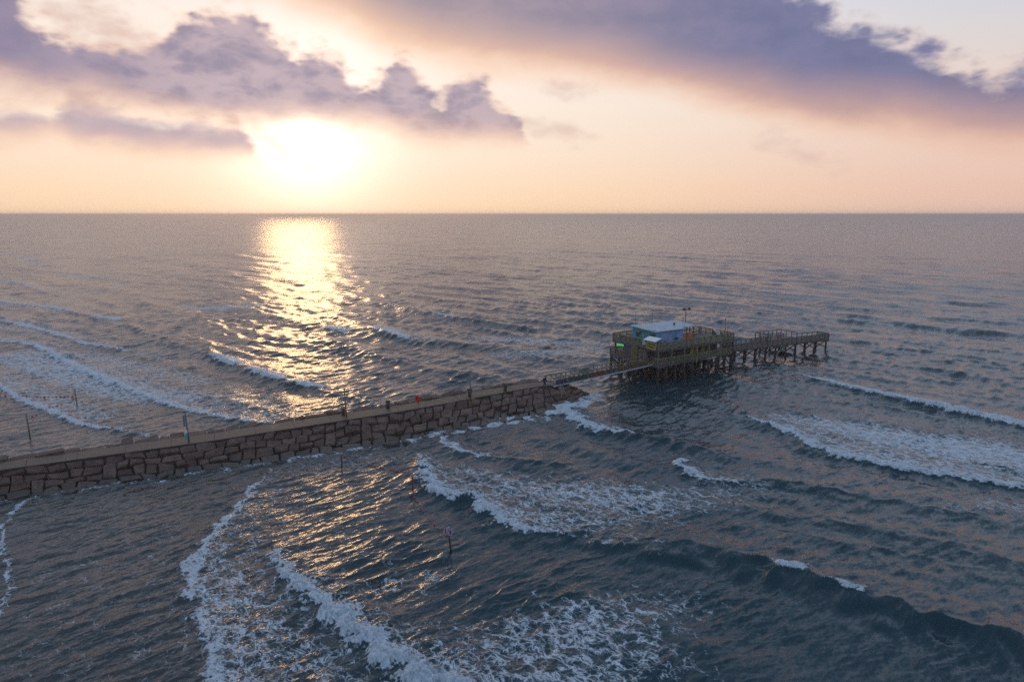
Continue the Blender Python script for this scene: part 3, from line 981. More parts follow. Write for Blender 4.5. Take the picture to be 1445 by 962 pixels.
def stone(corners, nv, lift, deep=.55, bev=.13):
    """one dressed block: an irregular outline, splayed arris and a slightly uneven face"""
    c = sum(corners, Vector()) / 4
    ringp = []
    for i in range(4):
        p, q = corners[i], corners[(i + 1) % 4]
        cut = .05 + .07 * random.random()
        ringp.append(p.lerp(q, cut) + Vector((random.gauss(0, .02), random.gauss(0, .02), 0)))
        if random.random() < .55:
            ringp.append(p.lerp(q, .5) + (c - p.lerp(q, .5)) * random.uniform(-.02, .10))
        ringp.append(p.lerp(q, 1 - cut))
    n_ = len(ringp)
    tilt = Vector((random.gauss(0, .09), random.gauss(0, .09), random.gauss(0, .11)))
    lo_ = [p - nv * deep for p in ringp]
    mid = [p + nv * (lift - bev * random.uniform(.6, 1.3) + tilt.dot(p - c)) for p in ringp]
    top = [p.lerp(c, random.uniform(.08, .17)) + nv * (lift + random.gauss(0, .025) + tilt.dot(p - c)) for p in ringp]
    ctr = c + nv * (lift + random.uniform(-.01, .05))
    vs_ = [p - GO for p in lo_ + mid + top + [ctr]]
    fs_ = []
    for i in range(n_):
        j = (i + 1) % n_
        fs_ += [(i, j, n_ + j, n_ + i), (n_ + i, n_ + j, 2 * n_ + j, 2 * n_ + i), (2 * n_ + i, 2 * n_ + j, 3 * n_)]
    return MB().add(vs_, fs_)


def course_line(k_, n_):
    """edge k_ of n_ courses: distance down the slope as a function of the distance along"""
    r = random.Random(k_ * 13 + n_)
    p1, p2, p3 = r.uniform(0, 6), r.uniform(0, 6), r.uniform(0, 6)
    am = (0 if k_ == 0 else .30) / n_
    base = .012 if k_ == 0 else k_ / n_ * 1.05
    return lambda a: base + am * (.5 * math.sin(.55 * a + p1) + .35 * math.sin(1.3 * a + p2) + .25 * math.sin(2.9 * a + p3))


nst = 0
sections = [(12.0, 36.0, 4), (36.0, 84.0, 4), (84.0, 105.0, 4), (105.0, GLEN, 5)]
spare = MB()
for sa, sb, n_c in sections:
    lines_ = [course_line(q, n_c) for q in range(n_c + 1)]
    blocked = []
    for ci in range(n_c):
        nxt = []
        gaps = []
        cur = sa
        for (b0, b1, s0, s1) in sorted(blocked):
            gaps.append((cur, b0))
            cur = b1
        gaps.append((cur, sb))
        for g0, g1 in gaps:
            if g1 - g0 < .12:
                continue
            cuts, a = [g0], g0
            while g1 - a > 2.3:
                a += random.uniform(1.0, 2.15)
                if g1 - a < .75:
                    break
                cuts.append(a)
            cuts.append(g1)
            leans = [0.0 if (q == 0 or q == len(cuts) - 1) else random.uniform(-.26, .34) for q in range(len(cuts))]
            for q in range(len(cuts) - 1):
                x0, x1, l0, l1 = cuts[q], cuts[q + 1], leans[q], leans[q + 1]
                tall = ci < n_c - 1 and (x1 - x0) < 1.5 and random.random() < .16
                top_, bot_ = lines_[ci], lines_[ci + (2 if tall else 1)]
                if tall:
                    l0 = l1 = 0.0
                    nxt.append((x0, x1, 0, 0))
                am = (x0 + x1) / 2
                run = (gpt(am, 0) - gpt(am, 1)).length
                ga = random.uniform(.03, .085)
                gb = random.uniform(.03, .085) / run
                sk = random.uniform(-.03, .03)
                ext = random.uniform(-.02, .16) if ci == n_c - 1 else 0.0
                qd = [gpt(x0 - l0 / 2 + ga, top_(x0) + gb), gpt(x1 - l1 / 2 - ga, top_(x1) + gb + max(sk, 0)), gpt(x1 + l1 / 2 - ga, bot_(x1) - gb + ext + min(sk, 0)), gpt(x0 + l0 / 2 + ga, bot_(x0) - gb + ext)]
                blk = stone(qd, gnorm(am), random.uniform(-.17, .20))
                if am < 36:
                    spare.add(blk.v, blk.f)
                else:
                    blk.build('stone', M['stone'], groin)
                    nst += 1
        blocked = nxt
spare.build('stone_facing', M['stone'], groin, kind='stuff')      # the shoreward stretch, outside the picture
# tumbled blocks at the toe
a = 40.0
while a < GLEN - .5:
    w, d_ = random.uniform(.8, 1.5), random.uniform(.7, 1.2)
    c = gpt(a, random.uniform(1.0, 1.16))
    c.z = random.uniform(-.12, .12)
    t_ = (gpt(a + .4, 1) - gpt(a - .4, 1)).normalized()
    t_ = Matrix.Rotation(random.uniform(-.5, .5), 3, 'Z') @ t_
    nv = (gnorm(a) + Vector((random.gauss(0, .2), random.gauss(0, .2), .4))).normalized()
    t_ = (t_ - nv * t_.dot(nv)).normalized()
    s_ = nv.cross(t_)
    qd = [c - t_ * w / 2 + s_ * d_ / 2, c + t_ * w / 2 + s_ * d_ / 2, c + t_ * w / 2 - s_ * d_ / 2, c - t_ * w / 2 - s_ * d_ / 2]
    stone(qd, nv, random.uniform(.02, .2), .7).build('stone', M['stone'], groin)
    nst += 1
    a += random.uniform(2.6, 5.0)
# capping stones along the far edge
a = 38.0
while a < GLEN - 1.5:
    w = random.uniform(1.0, 2.6)
    o0, o1 = random.uniform(.04, .35), random.uniform(1.2, 2.3)
    z = random.uniform(1.86, 2.16)
    q = []
    for aa, oo in ((a + .06, o0), (a + w - .06, o0), (a + w - .06, o1), (a + .06, o1)):
        p = gfar(aa, oo)
        p.z = z
        q.append(p)
    stone(q, Vector((0, 0, 1)), random.uniform(-.05, .10), .7, .10).build('stone', M['stone'], groin)
    a += w
# blocks of the rounded head
hx = gpt(GLEN, 0)
for (f0, f1) in ((.02, .34), (.36, .66), (.68, .98)):
    for (b0, b1) in ((.03, .48), (.52, 1.0)):
        def hp(f, b):
            t_ = gpt(GLEN, 0).lerp(gfar(GLEN) + Vector((0, 0, TOPZ - .1)), f)
            w_ = gpt(GLEN, 1).lerp(gfar(GLEN, 1.5) + Vector((2.8, 1.6, 0)), f)
            return Vector((t_.x + (w_.x - t_.x) * b, t_.y + (w_.y - t_.y) * b, 1.9 - 1.8 * b))
        q = [hp(f0, b0), hp(f1, b0), hp(f1, b1), hp(f0, b1)]
        nv = (q[1] - q[0]).cross(q[2] - q[0]).normalized()
        if nv.z < 0:
            nv = -nv
        stone(q, nv, random.uniform(-.05, .08)).build('stone', M['stone'], groin)

# loose blocks awash at its foot
for px, py, sx, lab in ((617, 606, .8, 'dark wet block lying in the foam below the red life ring'), (552, 626, .9, 'flat dark block awash below the squat bin at mid groin'),
                        (98, 694, .75, 'low dark block awash at the foot of the groin, nearest its shore end'), (730, 591, .8, 'dark block in the foam near the seaward end of the groin'),
                        (672, 600, .7, 'small dark block in the wash straight below the pole with a bin')):
    x, y = at(px, py, .05)
    mb = MB()
    vs, fs = [], []
    for j, (zz, rr) in enumerate(((-.6, .8), (-.05, 1.0), (.16, .86), (.27, .5))):
        for i in range(9):
            w = 2 * math.pi * i / 9
            jit = random.uniform(.82, 1.15)
            vs.append((rr * sx * 1.25 * jit * math.cos(w), rr * sx * .7 * jit * math.sin(w), zz * sx + random.gauss(0, .03)))
    for j in range(3):
        for i in range(9):
            fs.append((j * 9 + i, j * 9 + (i + 1) % 9, j * 9 + 9 + (i + 1) % 9, j * 9 + 9 + i))
    fs.append(tuple(range(27, 36)))
    o = mb.add(vs, fs).build('boulder', M['stone'])
    o.location, o.rotation_euler = (x, y, sea_z(x, y) + .02), (0, random.uniform(-.15, .15), R(35) + random.uniform(-.4, .4))
    tag(o, lab, 'boulder', 'loose blocks awash along the groin')

# path of concrete slabs on top
path = bpy.data.objects.new('path', None)
C.objects.link(path)
path.location = GO
path['kind'] = 'structure'
nsl = 26
for i in range(nsl):
    a0, a1 = 4 + (GLEN - 4.3) * i / nsl, 4 + (GLEN - 4.3) * (i + 1) / nsl
    sub = 3
    vs, fs = [], []
    dz = random.uniform(-.012, .012)
    for j in range(sub + 1):
        a = a0 + .015 + (a1 - a0 - .03) * j / sub
        p, f = gpt(a, 0), gfar(a)
        d = (f - Vector((p.x, p.y, 0))).normalized()
        p, f = Vector((p.x, p.y, 0)) + d * .12, f + d * .05
        for zz in (TOPZ + .02 + dz, TOPZ - .4):
            vs += [Vector((p.x, p.y, zz)) - GO, Vector((f.x, f.y, zz)) - GO]
    for j in range(sub):
        o = j * 4
        fs += [(o, o + 1, o + 5, o + 4), (o + 2, o, o + 4, o + 6), (o + 1, o + 3, o + 7, o + 5)]
    fs += [(0, 2, 3, 1), (sub * 4, sub * 4 + 1, sub * 4 + 3, sub * 4 + 2)]
    MB().add(vs, fs).build('slab', M['path'], path)
# kerb of the near edge
vs, fs = [], []
for i in range(81):
    a = 4 + (GLEN - 4.2) * i / 80
    p = gpt(a, 0)
    d = (gfar(a) - Vector((p.x, p.y, 0))).normalized()
    for off in (-.10, .10):
        for zz in (1.5, 2.055):
            vs.append(Vector((p.x + d.x * off, p.y + d.y * off, zz)) - GO)
for i in range(80):
    o = i * 4
    fs += [(o, o + 4, o + 5, o + 1), (o + 1, o + 5, o + 7, o + 3), (o + 3, o + 7, o + 6, o + 2)]
MB().add(vs, fs).build('kerb', M['core'], path)


# ------------------------------------------------------------------ the pier house
HC = (24.6, 112.2)
HROT = R(33)
UX, UY = Vector((math.cos(HROT), math.sin(HROT))), Vector((-math.sin(HROT), math.cos(HROT)))


def hw(u, v):
    return (HC[0] + UX.x * u + UY.x * v, HC[1] + UX.y * u + UY.y * v)


HL, HWD, Z0, Z1, Z2, Z3 = 18.9, 12.2, 2.55, 3.0, 5.2, 5.65
ph = thing('pier_house', 'two storey wooden pier house on piles with pale roof and painted bird murals', 'pier house', (HC[0], HC[1], 0), HROT)


def fascia(mat_, u0, u1, v0, v1, z0, z1, name='fascia_board'):
    return MB().box(u0, u1, v0, v1, z0, z1).build(name, mat_, ph)


# decks
MB().box(.08, HL - .08, .08, HWD, Z0 + .08, Z1).build('lower_deck', M['deck'], ph)
MB().box(.38, HL - .08, .08, HWD - .3, Z2 + .06, Z3).build('upper_deck', M['deck'], ph)
fascia(M['purple'], -.02, 1.6, -.04, .06, Z0 - .1, Z1 - .02)
fascia(M['purple'], 1.62, 12.0, -.02, .06, Z0 + .16, Z1 - .06)
fascia(M['roof'], 12.02, 14.6, -.02, .06, Z0 + .14, Z1 - .10)
fascia(M['dark'], 14.62, HL, -.02, .06, Z0 + .14, Z1 - .10)
fascia(M['purple'], -.04, .06, .08, 1.2, Z0 - .1, Z1 - .02)
fascia(M['purple'], -.04, .06, 6.3, HWD, Z0 - .1, Z1 - .02)
fascia(M['purple'], .26, .36, .08, 3.0, Z2 - .05, Z3 - .03)
fascia(M['purple'], .26, .36, 5.2, HWD - .3, Z2 - .05, Z3 - .03)
fascia(M['greyrail'], .38, HL, -.02, .06, Z2 + .02, Z3 - .10)


def railing(parent, p0, p1, z, h, mpost, mrail, minfill, step=1.5, fill=True, name='rail_post'):
    """posts, top and middle rails and a panel of pickets between the ends p0, p1"""
    p0, p1 = Vector((*p0, 0)), Vector((*p1, 0))
    L = (p1 - p0).length
    n_ = max(1, round(L / step))
    d = (p1 - p0) / L
    nrm = Vector((-d.y, d.x, 0))
    for i in range(n_ + 1):
        p = p0 + d * (L * i / n_)
        MB().box(p.x - .06, p.x + .06, p.y - .06, p.y + .06, z - .35, z + h).build(name, mpost, parent)
    for zz, r in ((z + h + .03, .065), (z + .18, .045)):
        MB().beam((p0.x, p0.y, zz), (p1.x, p1.y, zz), r).build('rail', mrail, parent)
    if fill:
        mb = MB()
        npk = int(L / .21)
        for i in range(npk):
            p = p0 + d * (L * (i + .5) / npk) + nrm * .0
            mb.box(p.x - .045, p.x + .045, p.y - .018, p.y + .018, z + .1, z + h - .02)
        o = mb.build('picket', minfill, parent)
        o['kind'] = 'stuff'


# lower and upper railings
railing(ph, (.1, .0), (HL, .0), Z1, 1.05, M['railg'], M['rail'], M['rail'])
railing(ph, (.0, .15), (.0, 1.15), Z1, 1.05, M['rail'], M['rail'], M['rail'], .9)
railing(ph, (.0, 8.4), (.0, HWD), Z1, 1.05, M['rail'], M['rail'], M['rail'], 1.25)
railing(ph, (.1, HWD), (8.0, HWD), Z1, 1.05, M['rail'], M['rail'], M['rail'], 1.6)
railing(ph, (HL, .2), (HL, 2.8), Z1, 1.05, M['rail'], M['rail'], M['rail'])
railing(ph, (.4, .0), (HL, .0), Z3, 1.12, M['railg'], M['rail'], M['rail'], .77 * 2)
railing(ph, (.3, .15), (.3, .7), Z3, 1.12, M['rail'], M['rail'], M['rail'], .5)
railing(ph, (.3, 3.0), (.3, HWD - .3), Z3, 1.12, M['rail'], M['rail'], M['rail'], 1.15)
railing(ph, (.4, HWD - .3), (HL - 2.2, HWD - .3), Z3, 1.12, M['rail'], M['greyrail'], M['rail'], 1.6)
railing(ph, (HL, .1), (HL, 3.0), Z3, 1.12, M['rail'], M['rail'], M['greyrail'], 1.4)
railing(ph, (HL, 5.0), (HL, HWD - 2.4), Z3, 1.12, M['rail'], M['greyrail'], M['rail'], 1.4)
MB().beam((HL, HWD - 2.4, Z3 + 1.1), (HL - 2.2, HWD - .3, Z3 + 1.1), .07).build('rail', M['greyrail'], ph)
# tall corner posts between the storeys
for u, v, mm in ((.02, .02, 'railg'), (3.1, .02, 'railg'), (6.2, .02, 'railg'), (9.3, .02, 'rail'), (12.4, .02, 'rail'), (15.5, .02, 'rail'), (HL - .05, .02, 'dark'), (.1, HWD - 1.3, 'dark'), (.1, 8.5, 'dark'), (HL - .05, 6, 'dark'), (HL - .05, HWD - .5, 'dark')):
    MB().box(u - .11, u + .11, v - .11, v + .11, Z0 - .2, Z2 + .1).build('storey_post', M[mm], ph)

# rooms below
MB().box(.9, 10.0, 1.25, 8.2, Z1, Z2 + .06).build('lower_wall', M['dark'], ph)
MB().box(10.0, 14.2, 2.0, 8.2, Z1, Z2 + .06).build('lower_wall', M['dark'], ph)
for i in range(14):
    MB().box(1.0 + i * .64, 1.0 + i * .64 + .60, 1.19, 1.25, Z1 + .05, Z2).build('wall_board', M['dark'], ph)
for u in (9.35, 11.35, 13.1):
    d_ = MB().box(u - .48, u + .48, 1.90 if u > 10 else 1.12, 1.99 if u > 10 else 1.185, Z1 + .02, Z1 + 2.02).build('door', M['yellow'], ph)
    MB().box(u + .32, u + .38, 1.82 if u > 10 else 1.04, 1.90 if u > 10 else 1.12, Z1 + .95, Z1 + 1.07).build('handle', M['steel'], d_)
MB().box(14.25, 14.5, 2.2, 2.5, Z1, Z2).build('column', M['white'], ph)
MB().box(15.6, 18.0, 3.0, 3.2, Z1, Z2).build('lower_wall', M['dark'], ph)
# panels on the landward side
MB().box(.34, .9, 2.9, 8.2, Z1, Z2 + .0).build('lower_wall', M['dark'], ph)
MB().box(-.06, .33, 6.6, 8.4, Z1 - .1, Z2 - .08).build('wall_panel', M['blue_panel'], ph)
MB().box(-.10, .33, 5.0, 6.55, Z1 - .5, Z2 + .25).build('wall_panel', M['olive_panel'], ph)
dd = MB().box(-.16, .33, 2.75, 4.75, Z1 - .25, Z2 - .15).build('door', M['greydoor'], ph)
MB().box(-.22, -.16, 3.7, 3.76, Z1 + .1, Z2 - .3).build('door_joint', M['dark'], dd)
MB().box(-.22, -.16, 4.65, 4.75, Z1 + 0, Z2 - .2).build('door_frame', M['dark'], dd)
# lit green strip under the deck at the porch
mb = MB()
for i in range(9):
    v = 8.55 + i * .225
    hh = (.24, .18, .26, .16, .22, .28, .20, .26, .22)[i]
    mb.box(.12, .2, v, v + .20, Z2 - .12 - hh, Z2 - .10)
mb.build('neon_strip', M['neon'], ph)
# ticket window awning and the yellow sign by the corner
sg = MB().box(.02, .12, .75, 3.0, Z3 - .15, Z3 + 1.05).build('sign_board', M['signy'], ph)
rs = random.Random(5)
for row, (zb, hh) in enumerate(((Z3 + .52, .34), (Z3 + .05, .34))):
    v = 2.8
    while v > 1.0:
        w = rs.uniform(.10, .17)
        sh_ = rs.choice(('o', 'e', 'l', 't'))
        mb = MB()
        if sh_ in 'oe':
            mb.box(-.01, .015, v - w, v - w + .04, zb, zb + hh).box(-.01, .015, v - .04, v, zb, zb + hh).box(-.01, .015, v - w + .04, v - .04, zb, zb + .06).box(-.01, .015, v - w + .04, v - .04, zb + hh - .06, zb + hh)
        elif sh_ == 'l':
            mb.box(-.01, .015, v - .05, v, zb, zb + hh).box(-.01, .015, v - w, v - .05, zb, zb + .06)
        else:
            mb.box(-.01, .015, v - w / 2 - .025, v - w / 2 + .025, zb, zb + hh - .06).box(-.01, .015, v - w, v, zb + hh - .06, zb + hh)
        mb.build('letter', M['birdink'], sg)
        v -= w + .08
MB().poly([(-.5, .4, Z3 + 1.32), (-.5, 3.3, Z3 + 1.32), (1.0, 3.3, Z3 + 1.75), (1.0, .4, Z3 + 1.75)], (0, 0, 1), .07).build('awning', M['white'], ph)
for v in (.6, 3.1):
    MB().beam((-.3, v, Z3 + 1.35), (.05, v, Z3 + .9), .04).build('awning_bracket', M['rail'], ph)
    MB().beam((.9, v, Z3), (.9, v, Z3 + 1.72), .05).build('awning_post', M['rail'], ph)
MB().box(.0, .1, 3.15, 4.0, Z3 + .35, Z3 + 1.05).build('notice_board', M['signw'], ph)

# the room on the upper deck
RU0, RU1, RV0, RV1 = 2.0, 8.7, 2.75, 8.6
ZE = 8.05
MB().box(RU0, RU0 + .15, RV0 + .15, RV1, Z3, ZE + .25).build('mural_wall', M['mural_green'], ph)
MB().box(RU0, RU1, RV0, RV0 + .15, Z3, ZE + .04).build('mural_wall', M['mural_lilac'], ph)
MB().box(RU1 - .15, RU1, RV0 + .15, RV1, Z3, ZE + .1).build('wall', M['dark'], ph)
MB().box(RU0 + .15, RU1 - .15, RV1 - .15, RV1, Z3, ZE + .25).build('wall', M['mural_green'], ph)
rf = MB().poly([(RU0 - .35, RV0 - .3, ZE + .05), (RU1 + .25, RV0 - .3, ZE + .05), (RU1 + .25, RV0 + .75, ZE + .09), (12.7, RV0 + .75, ZE + .09), (13.3, RV1 + .4, ZE + .34), (RU0 - .35, RV1 + .4, ZE + .34)], (0, 0, 1), .09).build('roof', M['roof'], ph)
MB().box(RU0 - .36, RU1 + .26, RV0 - .33, RV0 - .30, ZE + .04, ZE + .15).build('eave_board', M['teal'], rf)
MB().box(RU0 - .38, RU0 - .35, RV0 - .3, RV1 + .4, ZE + .02, ZE + .07).build('eave_board', M['teal'], rf)
MB().lathe([(.16, 0), (.16, .35), (.24, .38), (.24, .48), (.02, .54)], 9.3, 5.6, ZE + .24, 10).build('vent', M['steel'], rf)
# porch with its orange counter
for u, v in ((12.4, 3.7), (12.5, 8.3), (10.6, 3.7)):
    MB().box(u - .07, u + .07, v - .07, v + .07, Z3, ZE + .1).build('porch_post', M['railg'], ph)
MB().box(8.72, 12.2, 3.72, 3.86, Z3, Z3 + 1.15).build('counter', M['orange'], ph)
MB().box(8.72, 12.2, 6.2, 6.3, Z3, ZE).build('wall', M['dark'], ph)
for i in range(4):
    MB().box(8.85 + i * .85, 8.85 + i * .85 + .04, 3.76, 3.82, Z3 + 1.16, ZE).build('window_bar', M['dark'], ph)
MB().box(8.7, 9.5, 3.70, 3.82, Z3 + 1.2, ZE).build('shutter', M['orange'], ph)


def flat(pts, mat_, face, parent, name, d=.02):
    """a painted shape standing on a wall: pts are (along, height) on the face"""
    if face == 'left':
        q = [(RU0 - d, RV1 - a, Z3 + z) for a, z in pts]
        ax = (1, 0, 0)
    else:
        q = [(RU0 + a, RV0 - d, Z3 + z) for a, z in pts]
        ax = (0, 1, 0)
    return MB().poly(q, ax, d - .003).build(name, mat_, parent)


# murals: a flying bird and a leaping fish on the green side, birds and weed on the lilac side
flat([(.05, .9), (.3, 1.5), (.15, 2.5), (1.0, 2.6), (1.4, 2.1), (1.2, 1.4), (1.7, 1.0), (1.1, .6), (.4, .6)], M['teal'], 'left', ph, 'painted_water', .012)
flat([(.35, 2.2), (.75, 1.7), (1.0, 1.35), (1.15, 1.0), (1.75, 1.0), (1.75, 1.35), (2.1, 1.65), (2.5, 2.1), (1.9, 2.0), (1.55, 1.75), (1.35, 2.1), (1.15, 1.75), (.8, 2.0)], M['birdink'], 'left', ph, 'painted_bird', .022)
flat([(1.25, 1.75), (1.35, 2.1), (1.5, 1.85), (1.42, 1.6)], M['birdred'], 'left', ph, 'painted_bird', .03)
flat([(2.3, 1.5), (2.6, 2.0), (3.0, 1.6), (2.9, 1.1), (2.5, 1.0)], M['teal'], 'left', ph, 'painted_wave', .012)
flat([(4.1, 1.55), (4.7, 1.95), (5.4, 1.9), (5.75, 2.05), (5.7, 1.6), (5.2, 1.25), (5.0, .9), (4.75, 1.25)], M['birdink'], 'left', ph, 'painted_fish', .022)
flat([(3.6, .55), (4.4, .9), (5.75, .7), (5.75, .3), (3.6, .3)], M['teal'], 'left', ph, 'painted_wave', .012)
flat([(.15, .9), (.1, 1.7), (.5, 1.4), (.9, 1.75), (1.25, 1.7), (1.1, 1.2), (.8, .7), (.45, .6)], M['teal'], 'front', ph, 'painted_weed')
flat([(.3, .35), (.55, .75), (.8, .5), (1.1, .8), (1.4, .45), (1.0, .2)], M['birdink'], 'front', ph, 'painted_bird')
flat([(1.7, .45), (2.0, .8), (2.3, .55), (2.7, .75), (2.6, .35), (2.1, .2)], M['birdink'], 'front', ph, 'painted_bird')
flat([(3.9, 1.2), (4.2, 1.75), (4.6, 1.4), (4.9, 1.95), (5.15, 1.4), (5.0, 1.0), (4.4, .85)], M['teal'], 'front', ph, 'painted_weed')
flat([(4.3, .8), (4.7, 1.1), (5.2, .95), (5.6, 1.05), (5.5, .75), (4.9, .6)], M['birdink'], 'front', ph, 'painted_bird')
flat([(5.9, .5), (6.2, .7), (6.6, .55), (6.4, .4)], M['birdink'], 'front', ph, 'painted_bird')
# brackets of the stair down to the long pier
for v in (3.1, 4.9):
    MB().poly([(HL, v, Z3 + 1.1), (HL + 3.4, v, Z1 + .9), (HL + 3.4, v, Z1 - .2), (HL, v, Z3 - .4)], (0, 1, 0), .1).build('stair_side', M['greyrail'], ph)
for i in range(12):
    MB().box(HL + .27 * i, HL + .27 * i + .3, 3.2, 4.9, Z3 - .06 - .225 * (i + 1), Z3 - .225 * (i + 1)).build('stair_tread', M['deck'], ph)

# piles and braces beneath
us = [.15, 2.1, 4.2, 6.3, 8.4, 10.5, 12.6, 14.7, 16.8, HL - .2]
vs_ = [.15, 3.1, 6.1, 9.1, HWD - .2]
for iu, u in enumerate(us):
    for iv, v in enumerate(vs_):
        r = random.uniform(.23, .30)
        ju, jv = random.gauss(0, .06), random.gauss(0, .06)
        MB().tube((u + ju * 2, v + jv * 2, -2.2), (u, v, Z0 + .1), r * 1.08, r, 9).build('pile', M['pile'], ph, True)
    MB().beam((u + .24, .0, Z0 - .14), (u + .24, HWD, Z0 - .14), .14).build('cap_beam', M['pile'], ph)
for iv, v in enumerate(vs_):
    for iu in range(len(us) - 1):
        if iv == 0 and iu in (3, 4, 5):
            continue
        a, b = us[iu], us[iu + 1]
        if (iu + iv) % 2:
            a, b = b, a
        MB().beam((a, v - .26, Z0 - .3), (b, v - .26, .5), .085).build('brace', M['pile'], ph)
for iu, u in enumerate(us[:5]):
    for iv in range(4):
        a, b = vs_[iv], vs_[iv + 1]
        if (iu + iv) % 2:
            a, b = b, a
        MB().beam((u - .27, a, Z0 - .35), (u - .27, b, .45), .085).build('brace', M['pile'], ph)
MB().beam((7.0, -.2, Z0 - .1), (9.6, -.2, .55), .07).build('brace', M['greyrail'], ph)

# ------------------------------------------------------------------ things on the upper deck
pt = thing('picnic_table', 'salmon picnic table beside the roofed room on the upper deck', 'table', (*hw(13.6, 6.6), Z3), HROT + .1)
MB().box(-1.1, 1.1, -.42, .42, .72, .78).build('table_top', M['pink'], pt)
for s in (-1, 1):
    MB().box(-1.1, 1.1, s * .75 - .14, s * .75 + .14, .42, .47).build('seat', M['pink'], pt)
    for e in (-.8, .8):
        MB().beam((e, s * .75, 0), (e, s * .2, .72), .045).build('leg', M['rail'], pt)
for e in (-.8, .8):
    MB().beam((e, -.8, .4), (e, .8, .4), .04).build('cross_bar', M['rail'], pt)
for (u, v, rz, lab) in ((16.0, 7.6, -.1, 'salmon picnic table near the sloping rail at the seaward corner of the upper deck'), (14.6, 9.4, .2, 'salmon picnic table set back against the rear rail of the upper deck')):
    c = copy_tree(pt)
    c.location, c.rotation_euler = (*hw(u, v), Z3), (0, 0, HROT + rz)
    c['label'] = lab
for o in [o for o in C.objects if o.name.startswith('picnic_table')]:
    o['group'] = 'picnic tables on the upper deck'


def simple_pole(u, v, z, h, r, mm, label, name='pole', cat='pole', cap=True):
    t = thing(name, label, cat, (*hw(u, v), z), HROT)
    MB().tube((0, 0, 0), (0, 0, h), r, r * .75, 8).build('shaft', M[mm], t, True)
    if cap:
        MB().lathe([(r * 1.5, 0), (r * 1.5, .10), (r * .8, .14)], 0, 0, 0, 8).build('base_collar', M['steel'], t)
    return t


fl = simple_pole(15.0, 8.2, Z3, 5.0, .10, 'rust', 'tall rusty floodlight pole with two lamps on a crossbar above the upper deck', 'floodlight_pole', 'floodlight pole')
MB().beam((-.62, 0, 4.75), (.62, 0, 4.75), .04).build('crossbar', M['rust'], fl)
for s in (-1, 1):
    lp = MB().lathe([(.10, 0), (.22, .10), (.27, .34), (.27, .40), (.05, .42)], 0, 0, 0, 10).build('floodlight', M['bin'], fl)
    lp.location, lp.rotation_euler = (s * .62, -.05, 4.66), (R(35), 0, s * .3)
simple_pole(14.25, 8.1, Z3, 3.4, .07, 'rust', 'bare rusty pole standing close beside the floodlight pole')
simple_pole(13.85, 8.3, Z3, 2.2, .06, 'rust', 'shortest bare rusty pole beside the floodlight pole')
simple_pole(17.0, .5, Z3, 4.0, .09, 'rust', 'stout rusty pole rising at the front rail of the upper deck')
simple_pole(18.6, 1.2, Z3, 3.4, .05, 'steel', 'thin grey pole at the seaward front corner of the upper deck')
simple_pole(5.6, HWD - .45, Z3, 4.5, .05, 'steel', 'thin mast behind the landward half of the pale roof')
simple_pole(9.8, HWD - .45, Z3, 4.7, .06, 'steel', 'thin mast behind the seaward half of the pale roof')

# ------------------------------------------------------------------ the footbridge from groin to house
BU0, BU1, BV0, BV1 = -20.9, .0, 1.25, 3.25


def bz(u):
    t = (u - BU0) / (BU1 - BU0)
    return 2.06 + (2.95 - 2.06) * (t ** 1.25)


fb_ = thing('footbridge', 'sloping footbridge with yellow lattice sides and hung banners from groin to pier house', 'footbridge', (HC[0], HC[1], 0), HROT)
NB = 22
ub = [BU0 + (BU1 - BU0) * i / NB for i in range(NB + 1)]
for i in range(NB):
    MB().add([(ub[i] + .01, BV0 + .06, bz(ub[i])), (ub[i + 1] - .01, BV0 + .06, bz(ub[i + 1])), (ub[i + 1] - .01, BV1 - .06, bz(ub[i + 1])), (ub[i] + .01, BV1 - .06, bz(ub[i])),
              (ub[i] + .01, BV0 + .06, bz(ub[i]) - .08), (ub[i + 1] - .01, BV0 + .06, bz(ub[i + 1]) - .08), (ub[i + 1] - .01, BV1 - .06, bz(ub[i + 1]) - .08), (ub[i] + .01, BV1 - .06, bz(ub[i]) - .08)],
             [(0, 1, 2, 3), (7, 6, 5, 4), (0, 4, 5, 1), (1, 5, 6, 2), (2, 6, 7, 3), (3, 7, 4, 0)]).build('deck_board', M['deck'], fb_)


def ribbon(v0, v1, zlo, zhi, ua=BU0, ub_=BU1, n_=16):
    vs, fs = [], []
    for i in range(n_ + 1):
        u = ua + (ub_ - ua) * i / n_
        for v in (v0, v1):
            for zz in (zlo, zhi):
                vs.append((u, v, bz(u) + zz))
    for i in range(n_):
        o = i * 4
        fs += [(o, o + 4, o + 5, o + 1), (o + 2, o + 3, o + 7, o + 6), (o + 1, o + 5, o + 7, o + 3), (o, o + 2, o + 6, o + 4)]
    fs += [(0, 1, 3, 2), (n_ * 4, n_ * 4 + 2, n_ * 4 + 3, n_ * 4 + 1)]
    return MB().add(vs, fs)


